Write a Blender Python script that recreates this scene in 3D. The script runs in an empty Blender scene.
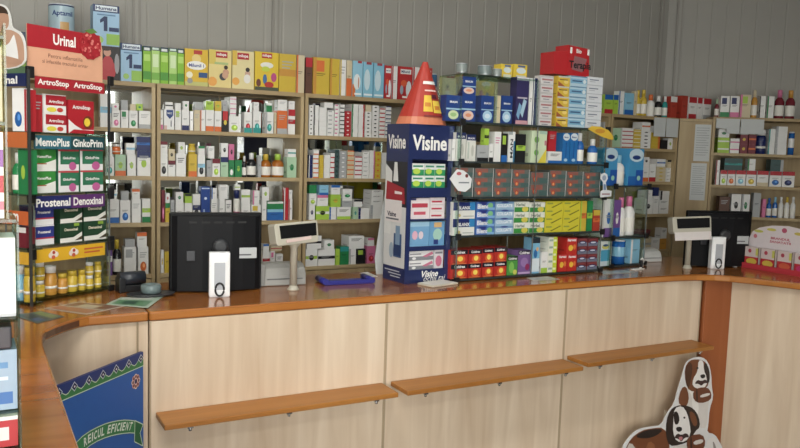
import bpy, bmesh, math, random
from mathutils import Vector, Matrix
random.seed(7)
SC = bpy.context.scene
COL = SC.collection
PI = math.pi

# ---------------------------------------------------------------- colours and materials
def lin(c):
    out = []
    for v in c[:3]:
        v = v / 255.0
        out.append(v / 12.92 if v <= .04045 else ((v + .055) / 1.055) ** 2.4)
    return (*out, 1.0)

_M = {}
def pm(rgb, rough=.42, metal=0.0, var=.05, scale=30.0, spec=.5, coat=0.0):
    """plain surface whose colour is modulated by a little procedural noise"""
    key = (tuple(rgb), rough, metal, var, scale, spec, coat)
    if key in _M: return _M[key]
    m = bpy.data.materials.new('surface'); m.use_nodes = True
    nt = m.node_tree; b = nt.nodes['Principled BSDF']
    b.inputs['Roughness'].default_value = rough; b.inputs['Metallic'].default_value = metal
    b.inputs['Specular IOR Level'].default_value = spec; b.inputs['Coat Weight'].default_value = coat
    tc = nt.nodes.new('ShaderNodeTexCoord'); n = nt.nodes.new('ShaderNodeTexNoise'); n.inputs['Scale'].default_value = scale
    r = nt.nodes.new('ShaderNodeMix'); r.data_type = 'RGBA'
    g = .3 * rgb[0] + .59 * rgb[1] + .11 * rgb[2]; c = lin([v * .86 + g * .14 for v in rgb])  # every colour drawn toward its grey: camera haze put into the surface colour
    r.inputs[6].default_value = tuple(max(0, v * (1 - var)) for v in c[:3]) + (1,)
    r.inputs[7].default_value = tuple(min(1, v * (1 + var)) for v in c[:3]) + (1,)
    nt.links.new(tc.outputs['Object'], n.inputs['Vector']); nt.links.new(n.outputs['Fac'], r.inputs[0])
    nt.links.new(r.outputs[2], b.inputs['Base Color'])
    _M[key] = m; return m

def wood(name, c1, c2, axis='Z', rough=.4, scale=1.0, streak=26.0, coat=0.0, coordtype='Object'):
    m = bpy.data.materials.new(name); m.use_nodes = True
    nt = m.node_tree; b = nt.nodes['Principled BSDF']; b.inputs['Roughness'].default_value = rough
    b.inputs['Coat Weight'].default_value = coat; b.inputs['Coat Roughness'].default_value = .12
    tc = nt.nodes.new('ShaderNodeTexCoord'); mp = nt.nodes.new('ShaderNodeMapping')
    s = [streak, streak, streak]; s['XYZ'.index(axis)] = 1.1
    mp.inputs['Scale'].default_value = [v * scale for v in s]
    n = nt.nodes.new('ShaderNodeTexNoise'); n.inputs['Scale'].default_value = 1.0; n.inputs['Detail'].default_value = 5
    n.inputs['Distortion'].default_value = .6
    n2 = nt.nodes.new('ShaderNodeTexNoise'); n2.inputs['Scale'].default_value = .22; n2.inputs['Detail'].default_value = 2
    mx = nt.nodes.new('ShaderNodeMath'); mx.operation = 'ADD'
    rp = nt.nodes.new('ShaderNodeValToRGB'); rp.color_ramp.elements[0].position = .72; rp.color_ramp.elements[1].position = 1.28 if False else 1.0
    mul = nt.nodes.new('ShaderNodeMath'); mul.operation = 'MULTIPLY'; mul.inputs[1].default_value = .8
    rp.color_ramp.elements[0].position = .58; rp.color_ramp.elements[1].position = 1.0
    rp.color_ramp.elements[0].color = lin(c1); rp.color_ramp.elements[1].color = lin(c2)
    L = nt.links.new
    L(tc.outputs[coordtype], mp.inputs['Vector']); L(mp.outputs[0], n.inputs['Vector']); L(mp.outputs[0], n2.inputs['Vector'])
    L(n.outputs['Fac'], mx.inputs[0]); L(n2.outputs['Fac'], mx.inputs[1]); L(mx.outputs[0], mul.inputs[0]); L(mul.outputs[0], rp.inputs[0])
    L(rp.outputs[0], b.inputs['Base Color'])
    return m

def glassmat(name, tint=(235, 245, 240), gl=.10, rough=.02):
    m = bpy.data.materials.new(name); m.use_nodes = True
    nt = m.node_tree
    for n in list(nt.nodes): nt.nodes.remove(n)
    o = nt.nodes.new('ShaderNodeOutputMaterial'); t = nt.nodes.new('ShaderNodeBsdfTransparent'); g = nt.nodes.new('ShaderNodeBsdfGlossy')
    t.inputs['Color'].default_value = lin(tint); g.inputs['Roughness'].default_value = rough
    g.inputs['Color'].default_value = (.9, .95, .93, 1)
    mx = nt.nodes.new('ShaderNodeMixShader'); lw = nt.nodes.new('ShaderNodeLayerWeight'); lw.inputs['Blend'].default_value = .25
    ml = nt.nodes.new('ShaderNodeMath'); ml.operation = 'MULTIPLY_ADD'; ml.inputs[1].default_value = .3; ml.inputs[2].default_value = gl * .5
    L = nt.links.new
    L(lw.outputs['Fresnel'], ml.inputs[0]); L(ml.outputs[0], mx.inputs[0]); L(t.outputs[0], mx.inputs[1]); L(g.outputs[0], mx.inputs[2])
    L(mx.outputs[0], o.inputs['Surface'])
    return m

def emis(name, rgb, st):
    m = bpy.data.materials.new(name); m.use_nodes = True
    b = m.node_tree.nodes['Principled BSDF']
    b.inputs['Base Color'].default_value = lin(rgb); b.inputs['Emission Color'].default_value = lin(rgb); b.inputs['Emission Strength'].default_value = st
    return m

PAL = {'w': ((226, 226, 224), 'white'), 'W': ((245, 245, 245), 'bright white'), 'k': ((28, 28, 32), 'black'), 'g': ((30, 130, 70), 'green'),
       't': ((40, 150, 145), 'teal'), 'b': ((30, 100, 185), 'blue'), 'n': ((30, 42, 100), 'navy'), 'c': ((130, 190, 220), 'pale-blue'),
       'y': ((206, 174, 48), 'yellow'), 'o': ((222, 105, 45), 'orange'), 'O': ((200, 140, 50), 'ochre'), 'r': ((190, 35, 45), 'red'),
       'R': ((180, 55, 40), 'brick-red'), 'p': ((215, 110, 155), 'pink'), 'v': ((115, 75, 150), 'purple'), 'l': ((160, 200, 60), 'lime'),
       'e': ((205, 190, 155), 'beige'), 's': ((165, 168, 170), 'grey'), 'm': ((120, 30, 45), 'maroon'), 'B': ((95, 60, 45), 'brown'),
       'G': ((165, 200, 165), 'pale-green'), 'T': ((55, 85, 85), 'slate'), 'a': ((170, 95, 25), 'amber')}
NUM = {'0': 's', '1': 's', '3': 'O', '7': 's', 'o': 'o'}
def pc(k):
    k = NUM.get(k, k); return PAL[k]

# ---------------------------------------------------------------- mesh builder
class MB:
    def __init__(s): s.v = []; s.f = []; s.mi = []; s.mats = []; s.sm = []
    def m(s, mat):
        if mat not in s.mats: s.mats.append(mat)
        return s.mats.index(mat)
    def face(s, pts, mat, smooth=False):
        i = len(s.v); s.v += [tuple(p) for p in pts]; s.f.append(tuple(range(i, i + len(pts)))); s.mi.append(s.m(mat)); s.sm.append(smooth)
    def box(s, x0, x1, y0, y1, z0, z1, mat, top=None, side=None):
        i = len(s.v)
        s.v += [(x0, y0, z0), (x1, y0, z0), (x1, y1, z0), (x0, y1, z0), (x0, y0, z1), (x1, y0, z1), (x1, y1, z1), (x0, y1, z1)]
        for q, mm in (((0, 1, 5, 4), mat), ((1, 2, 6, 5), side or mat), ((2, 3, 7, 6), mat), ((3, 0, 4, 7), side or mat), ((4, 5, 6, 7), top or mat), ((3, 2, 1, 0), mat)):
            s.f.append(tuple(i + k for k in q)); s.mi.append(s.m(mm)); s.sm.append(False)
    def prism(s, pts, y0, y1, mat, side=None):          # outline in XZ, thickness along Y
        n = len(pts); i = len(s.v)
        s.v += [(p[0], y0, p[1]) for p in pts] + [(p[0], y1, p[1]) for p in pts]
        s.f.append(tuple(i + k for k in range(n))); s.mi.append(s.m(mat)); s.sm.append(False)
        s.f.append(tuple(i + n + k for k in reversed(range(n)))); s.mi.append(s.m(side or mat)); s.sm.append(False)
        for k in range(n):
            a, b = k, (k + 1) % n
            s.f.append((i + b, i + a, i + n + a, i + n + b)); s.mi.append(s.m(side or mat)); s.sm.append(False)
    def slab(s, pts, z0, z1, mat, side=None):            # outline in XY, thickness along Z
        n = len(pts); i = len(s.v)
        s.v += [(p[0], p[1], z0) for p in pts] + [(p[0], p[1], z1) for p in pts]
        s.f.append(tuple(i + n + k for k in range(n))); s.mi.append(s.m(mat)); s.sm.append(False)
        s.f.append(tuple(i + k for k in reversed(range(n)))); s.mi.append(s.m(mat)); s.sm.append(False)
        for k in range(n):
            a, b = k, (k + 1) % n
            sd = side[k % len(side)] if isinstance(side, list) else side
            s.f.append((i + a, i + b, i + n + b, i + n + a)); s.mi.append(s.m(sd or mat)); s.sm.append(False)
    def lathe(s, prof, mats, n=14, cx=0, cy=0):
        i = len(s.v)
        for r, z in prof:
            for k in range(n):
                a = 2 * PI * k / n; s.v.append((cx + r * math.cos(a), cy + r * math.sin(a), z))
        for j in range(len(prof) - 1):
            mt = mats[j] if isinstance(mats, (list, tuple)) else mats
            for k in range(n):
                k2 = (k + 1) % n
                s.f.append((i + j * n + k, i + j * n + k2, i + (j + 1) * n + k2, i + (j + 1) * n + k)); s.mi.append(s.m(mt)); s.sm.append(True)
        m0 = mats[0] if isinstance(mats, (list, tuple)) else mats; m1 = mats[-1] if isinstance(mats, (list, tuple)) else mats
        s.f.append(tuple(i + k for k in reversed(range(n)))); s.mi.append(s.m(m0)); s.sm.append(False)
        j = len(prof) - 1
        s.f.append(tuple(i + j * n + k for k in range(n))); s.mi.append(s.m(m1)); s.sm.append(False)
    def tube(s, path, r, mat, n=8, closed=False):
        P = [Vector(p) for p in path]; i = len(s.v); N = len(P)
        for j, p in enumerate(P):
            if closed: t = (P[(j + 1) % N] - P[j - 1])
            else: t = (P[min(j + 1, N - 1)] - P[max(j - 1, 0)])
            t.normalize(); a = t.cross(Vector((0, 0, 1)))
            if a.length < .2: a = t.cross(Vector((1, 0, 0)))
            a.normalize(); b = t.cross(a)
            for k in range(n):
                w = 2 * PI * k / n; s.v.append(tuple(p + a * (r * math.cos(w)) + b * (r * math.sin(w))))
        for j in range(N if closed else N - 1):
            j2 = (j + 1) % N
            for k in range(n):
                k2 = (k + 1) % n
                s.f.append((i + j * n + k, i + j2 * n + k, i + j2 * n + k2, i + j * n + k2)); s.mi.append(s.m(mat)); s.sm.append(True)
        if not closed:
            s.f.append(tuple(i + k for k in range(n))); s.mi.append(s.m(mat)); s.sm.append(False)
            s.f.append(tuple(i + (N - 1) * n + k for k in reversed(range(n)))); s.mi.append(s.m(mat)); s.sm.append(False)
    def text(s, string, mat, cx, cz, w=None, h=None, y=0, shear=0.0, rot=0.0, bold=True):
        """flat lettering in the XZ plane facing -Y, centred on cx, cz"""
        V, F = glyphs(string, bold)
        if not V: return
        x0 = min(v[0] for v in V); x1 = max(v[0] for v in V); y0 = min(v[1] for v in V); y1 = max(v[1] for v in V)
        sx = (w / (x1 - x0)) if w else (h / (y1 - y0)); sy = (h / (y1 - y0)) if h else sx
        i = len(s.v); c, sn = math.cos(rot), math.sin(rot)
        for v in V:
            a = (v[0] - (x0 + x1) / 2) * sx; b = (v[1] - (y0 + y1) / 2) * sy; a += shear * b
            s.v.append((cx + a * c - b * sn, y, cz + a * sn + b * c))
        for f in F: s.f.append(tuple(i + k for k in f)); s.mi.append(s.m(mat)); s.sm.append(False)
    def obj(s, name, parent=None, bevel=0, seg=2, loc=None, rot=None):
        me = bpy.data.meshes.new(name); me.from_pydata(s.v, [], s.f)
        for mt in s.mats: me.materials.append(mt)
        me.polygons.foreach_set('material_index', s.mi); me.polygons.foreach_set('use_smooth', s.sm)
        if not bevel:
            pass
        else:
            bm = bmesh.new(); bm.from_mesh(me); bmesh.ops.remove_doubles(bm, verts=bm.verts, dist=1e-5)
            es = [e for e in bm.edges if len(e.link_faces) == 2 and e.calc_face_angle(0) > .6]
            bmesh.ops.bevel(bm, geom=es, offset=bevel, segments=seg, profile=.5, affect='EDGES', clamp_overlap=True)
            bm.to_mesh(me); bm.free()
        me.update()
        o = bpy.data.objects.new(name, me); COL.objects.link(o)
        if parent is not None: o.parent = parent
        if loc: o.location = loc
        if rot is not None: o.rotation_euler = (0, 0, rot) if not isinstance(rot, tuple) else rot
        return o

_G = {}
def glyphs(string, bold=True):
    if (string, bold) in _G: return _G[(string, bold)]
    cu = bpy.data.curves.new('t', 'FONT'); cu.body = string; cu.resolution_u = 3; cu.offset = .028 if bold else 0
    ob = bpy.data.objects.new('t', cu); COL.objects.link(ob)
    dg = bpy.context.evaluated_depsgraph_get(); ev = ob.evaluated_get(dg); me = ev.to_mesh()
    V = [tuple(v.co) for v in me.vertices]; F = [tuple(p.vertices) for p in me.polygons]
    ev.to_mesh_clear(); bpy.data.objects.remove(ob); bpy.data.curves.remove(cu)
    _G[(string, bold)] = (V, F); return V, F

ALL = []
def tag(o, label, cat, group=None, kind=None):
    o['label'] = label; o['category'] = cat
    if group: o['group'] = group
    if kind: o['kind'] = kind
    ALL.append(o); return o
def structure(o): o['kind'] = 'structure'; return o
def empty(name, loc, rot=0, label='', cat='', group=None):
    o = bpy.data.objects.new(name, None); COL.objects.link(o); o.empty_display_size = .05
    o.location = loc; o.rotation_euler = (0, 0, rot); tag(o, label, cat, group); return o

# ---------------------------------------------------------------- surfaces
M_panel = wood('pale_wood', (198, 174, 148), (224, 206, 184), 'Z', .38, 1.0, 16)
M_top = wood('worktop_wood', (126, 72, 30), (168, 106, 50), 'X', .18, 1.0, 10, coat=.35)
M_edge = wood('edge_wood', (160, 98, 44), (188, 124, 62), 'X', .25, 1.0, 12, coat=.3)
M_dkedge = wood('dark_edge_wood', (74, 38, 20), (94, 50, 28), 'Y', .25, 1.0, 12, coat=.3)
M_post = wood('post_wood', (146, 82, 46), (166, 98, 58), 'Z', .4, 1.0, 14)
M_ledge = wood('ledge_wood', (146, 92, 38), (172, 116, 54), 'X', .4, 1.0, 16)
M_shelf = wood('shelf_wood', (158, 136, 100), (184, 164, 126), 'Z', .5, 1.0, 18)
M_shelfx = wood('shelf_wood_long', (160, 138, 102), (186, 166, 128), 'X', .5, 1.0, 18)
M_glass = glassmat('rack_glass')
M_glassedge = glassmat('glass_shelf', (205, 222, 214), .15)
M_winglass = glassmat('window_glass', (250, 252, 250), .06)
M_chrome = pm((190, 190, 192), .25, 1.0)
M_mirror = bpy.data.materials.new('mirror'); M_mirror.use_nodes = True
_b = M_mirror.node_tree.nodes['Principled BSDF']; _b.inputs['Metallic'].default_value = 1; _b.inputs['Roughness'].default_value = .03
_b.inputs['Base Color'].default_value = (.78, .81, .79, 1)
K_black = pm((22, 22, 25), .45); K_white = pm((232, 232, 228), .35); K_navy = pm((28, 40, 92), .35)

# ---------------------------------------------------------------- the room
def wall_mat(c=(160, 158, 152)):
    m = bpy.data.materials.new('wall_sheet'); m.use_nodes = True; nt = m.node_tree; b = nt.nodes['Principled BSDF']
    b.inputs['Roughness'].default_value = .55
    tc = nt.nodes.new('ShaderNodeTexCoord'); n = nt.nodes.new('ShaderNodeTexNoise'); n.inputs['Scale'].default_value = 3
    mx = nt.nodes.new('ShaderNodeMix'); mx.data_type = 'RGBA'; mx.inputs[6].default_value = lin([v * .97 for v in c]); mx.inputs[7].default_value = lin([v * 1.03 for v in c])
    nt.links.new(tc.outputs['Object'], n.inputs[0]); nt.links.new(n.outputs['Fac'], mx.inputs[0]); nt.links.new(mx.outputs[2], b.inputs['Base Color'])
    return m
M_wall = wall_mat(); M_walljoint = pm((146, 143, 136), .5)
H = 3.05
def ribbed_wall(name, a, b, joints=()):
    """sheet cladding with narrow pressed grooves every 11 cm, from point a to point b"""
    L = math.hypot(b[0] - a[0], b[1] - a[1]); th = math.atan2(b[1] - a[1], b[0] - a[0])
    mb = MB(); x = 0; pts = [(0, 0)]
    while x + .12 < L:
        g = x + .11
        pts += [(g - .008, 0), (g - .003, .0022), (g + .003, .0022), (g + .008, 0)]; x += .11
    pts.append((L, 0))
    for (x0, y0), (x1, y1) in zip(pts, pts[1:]): mb.face([(x0, y0, 0), (x1, y1, 0), (x1, y1, H), (x0, y0, H)], M_wall)
    mb.face([(0, .08, 0), (0, .08, H), (L, .08, H), (L, .08, 0)], M_wall)
    o = structure(mb.obj(name, loc=(a[0], a[1], 0), rot=th))
    return o
ribbed_wall('wall_back', (-2.6, 1.56), (4.52, 1.56))
DR = math.radians(-35)
ribbed_wall('wall_right', (4.52, 1.56), (4.52 + 4.2 * math.cos(DR), 1.56 + 4.2 * math.sin(DR)))
RX = 4.52 + 4.2 * math.cos(DR); RY = 1.56 + 4.2 * math.sin(DR)
for i, (x, th, y) in enumerate(((.53, 0, 1.552), (1.312, 0, 1.552), (4.44, 0, 1.552), (4.58, DR, 1.50))):
    mb = MB(); mb.box(-.022, .022, -.004, .006, 0, H, M_walljoint); mb.box(-.008, .008, -.009, -.004, 0, H, M_wall)
    structure(mb.obj('trim_%d' % (i + 1), loc=(x, y, 0), rot=th))
plain = pm((150, 146, 136), .6)
mb = MB(); mb.box(-2.7, -2.6, -5.2, 1.6, 0, H, plain); structure(mb.obj('wall_left'))
mb = MB(); mb.box(RX, RX + .1, -5.2, RY, 0, H, plain); structure(mb.obj('wall_far_right'))
M_floor = bpy.data.materials.new('floor_tile'); M_floor.use_nodes = True
nt = M_floor.node_tree; br = nt.nodes.new('ShaderNodeTexBrick'); tc = nt.nodes.new('ShaderNodeTexCoord')
br.offset = 0; br.inputs['Color1'].default_value = lin((92, 88, 82)); br.inputs['Color2'].default_value = lin((104, 99, 92)); br.inputs['Mortar'].default_value = lin((60, 58, 55))
br.inputs['Scale'].default_value = 1; br.inputs['Brick Width'].default_value = .4; br.inputs['Row Height'].default_value = .4; br.inputs['Mortar Size'].default_value = .005
nt.links.new(tc.outputs['Object'], br.inputs[0]); nt.links.new(br.outputs[0], nt.nodes['Principled BSDF'].inputs['Base Color']); nt.nodes['Principled BSDF'].inputs['Roughness'].default_value = .35
mb = MB(); mb.box(-2.7, RX + .1, -5.3, 1.7, -.1, 0, M_floor); structure(mb.obj('floor'))
mb = MB(); mb.box(-2.7, RX + .1, -5.3, 1.7, H, H + .1, pm((205, 202, 194), .7)); structure(mb.obj('ceiling'))
# shop front behind the viewer, with its windows
WIN = [(-2.3, -.5, .5, 2.7), (-.3, 1.5, .5, 2.7), (3.2, 4.2, .8, 2.3)]
mb = MB(); xs = -2.7
for (x0, x1, z0, z1) in WIN:
    mb.box(xs, x0, -5.3, -5.2, 0, H, plain); mb.box(x0, x1, -5.3, -5.2, 0, z0, plain); mb.box(x0, x1, -5.3, -5.2, z1, H, plain); xs = x1
mb.box(xs, RX + .1, -5.3, -5.2, 0, H, plain)
structure(mb.obj('wall_front'))
fr = pm((225, 225, 222), .4)
for i, (x0, x1, z0, z1) in enumerate(WIN):
    mb = MB()
    for a, b, c, d in ((x0, x0 + .05, z0, z1), (x1 - .05, x1, z0, z1), (x0, x1, z0, z0 + .05), (x0, x1, z1 - .05, z1), ((x0 + x1) / 2 - .03, (x0 + x1) / 2 + .03, z0, z1)):
        mb.box(a, b, -5.28, -5.22, c, d, fr)
    w = structure(mb.obj('window_%d' % (i + 1)))
    mb = MB(); mb.face([(x0, -5.25, z0), (x1, -5.25, z0), (x1, -5.25, z1), (x0, -5.25, z1)], M_winglass); mb.obj('window_pane', w)
M_tube = emis('lamp_diffuser', (250, 252, 245), 6.0)
LAMPS = [(-.2, -1.2), (2.0, -1.2), (-.2, -3.4), (2.0, -3.4), (4.6, -2.6), (1.2, -.2)]
for i, (x, y) in enumerate(LAMPS):
    o = empty('ceiling_lamp', (x, y, H), 0, 'white fluorescent ceiling lamp reflected in the shelf mirrors', 'lamp', 'ceiling lamps')
    mb = MB(); mb.box(-.62, .62, -.09, .09, -.05, 0, fr); mb.obj('housing', o)
    mb = MB(); mb.box(-.6, .6, -.07, .07, -.075, -.05, M_tube); mb.obj('diffuser', o)

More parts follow.
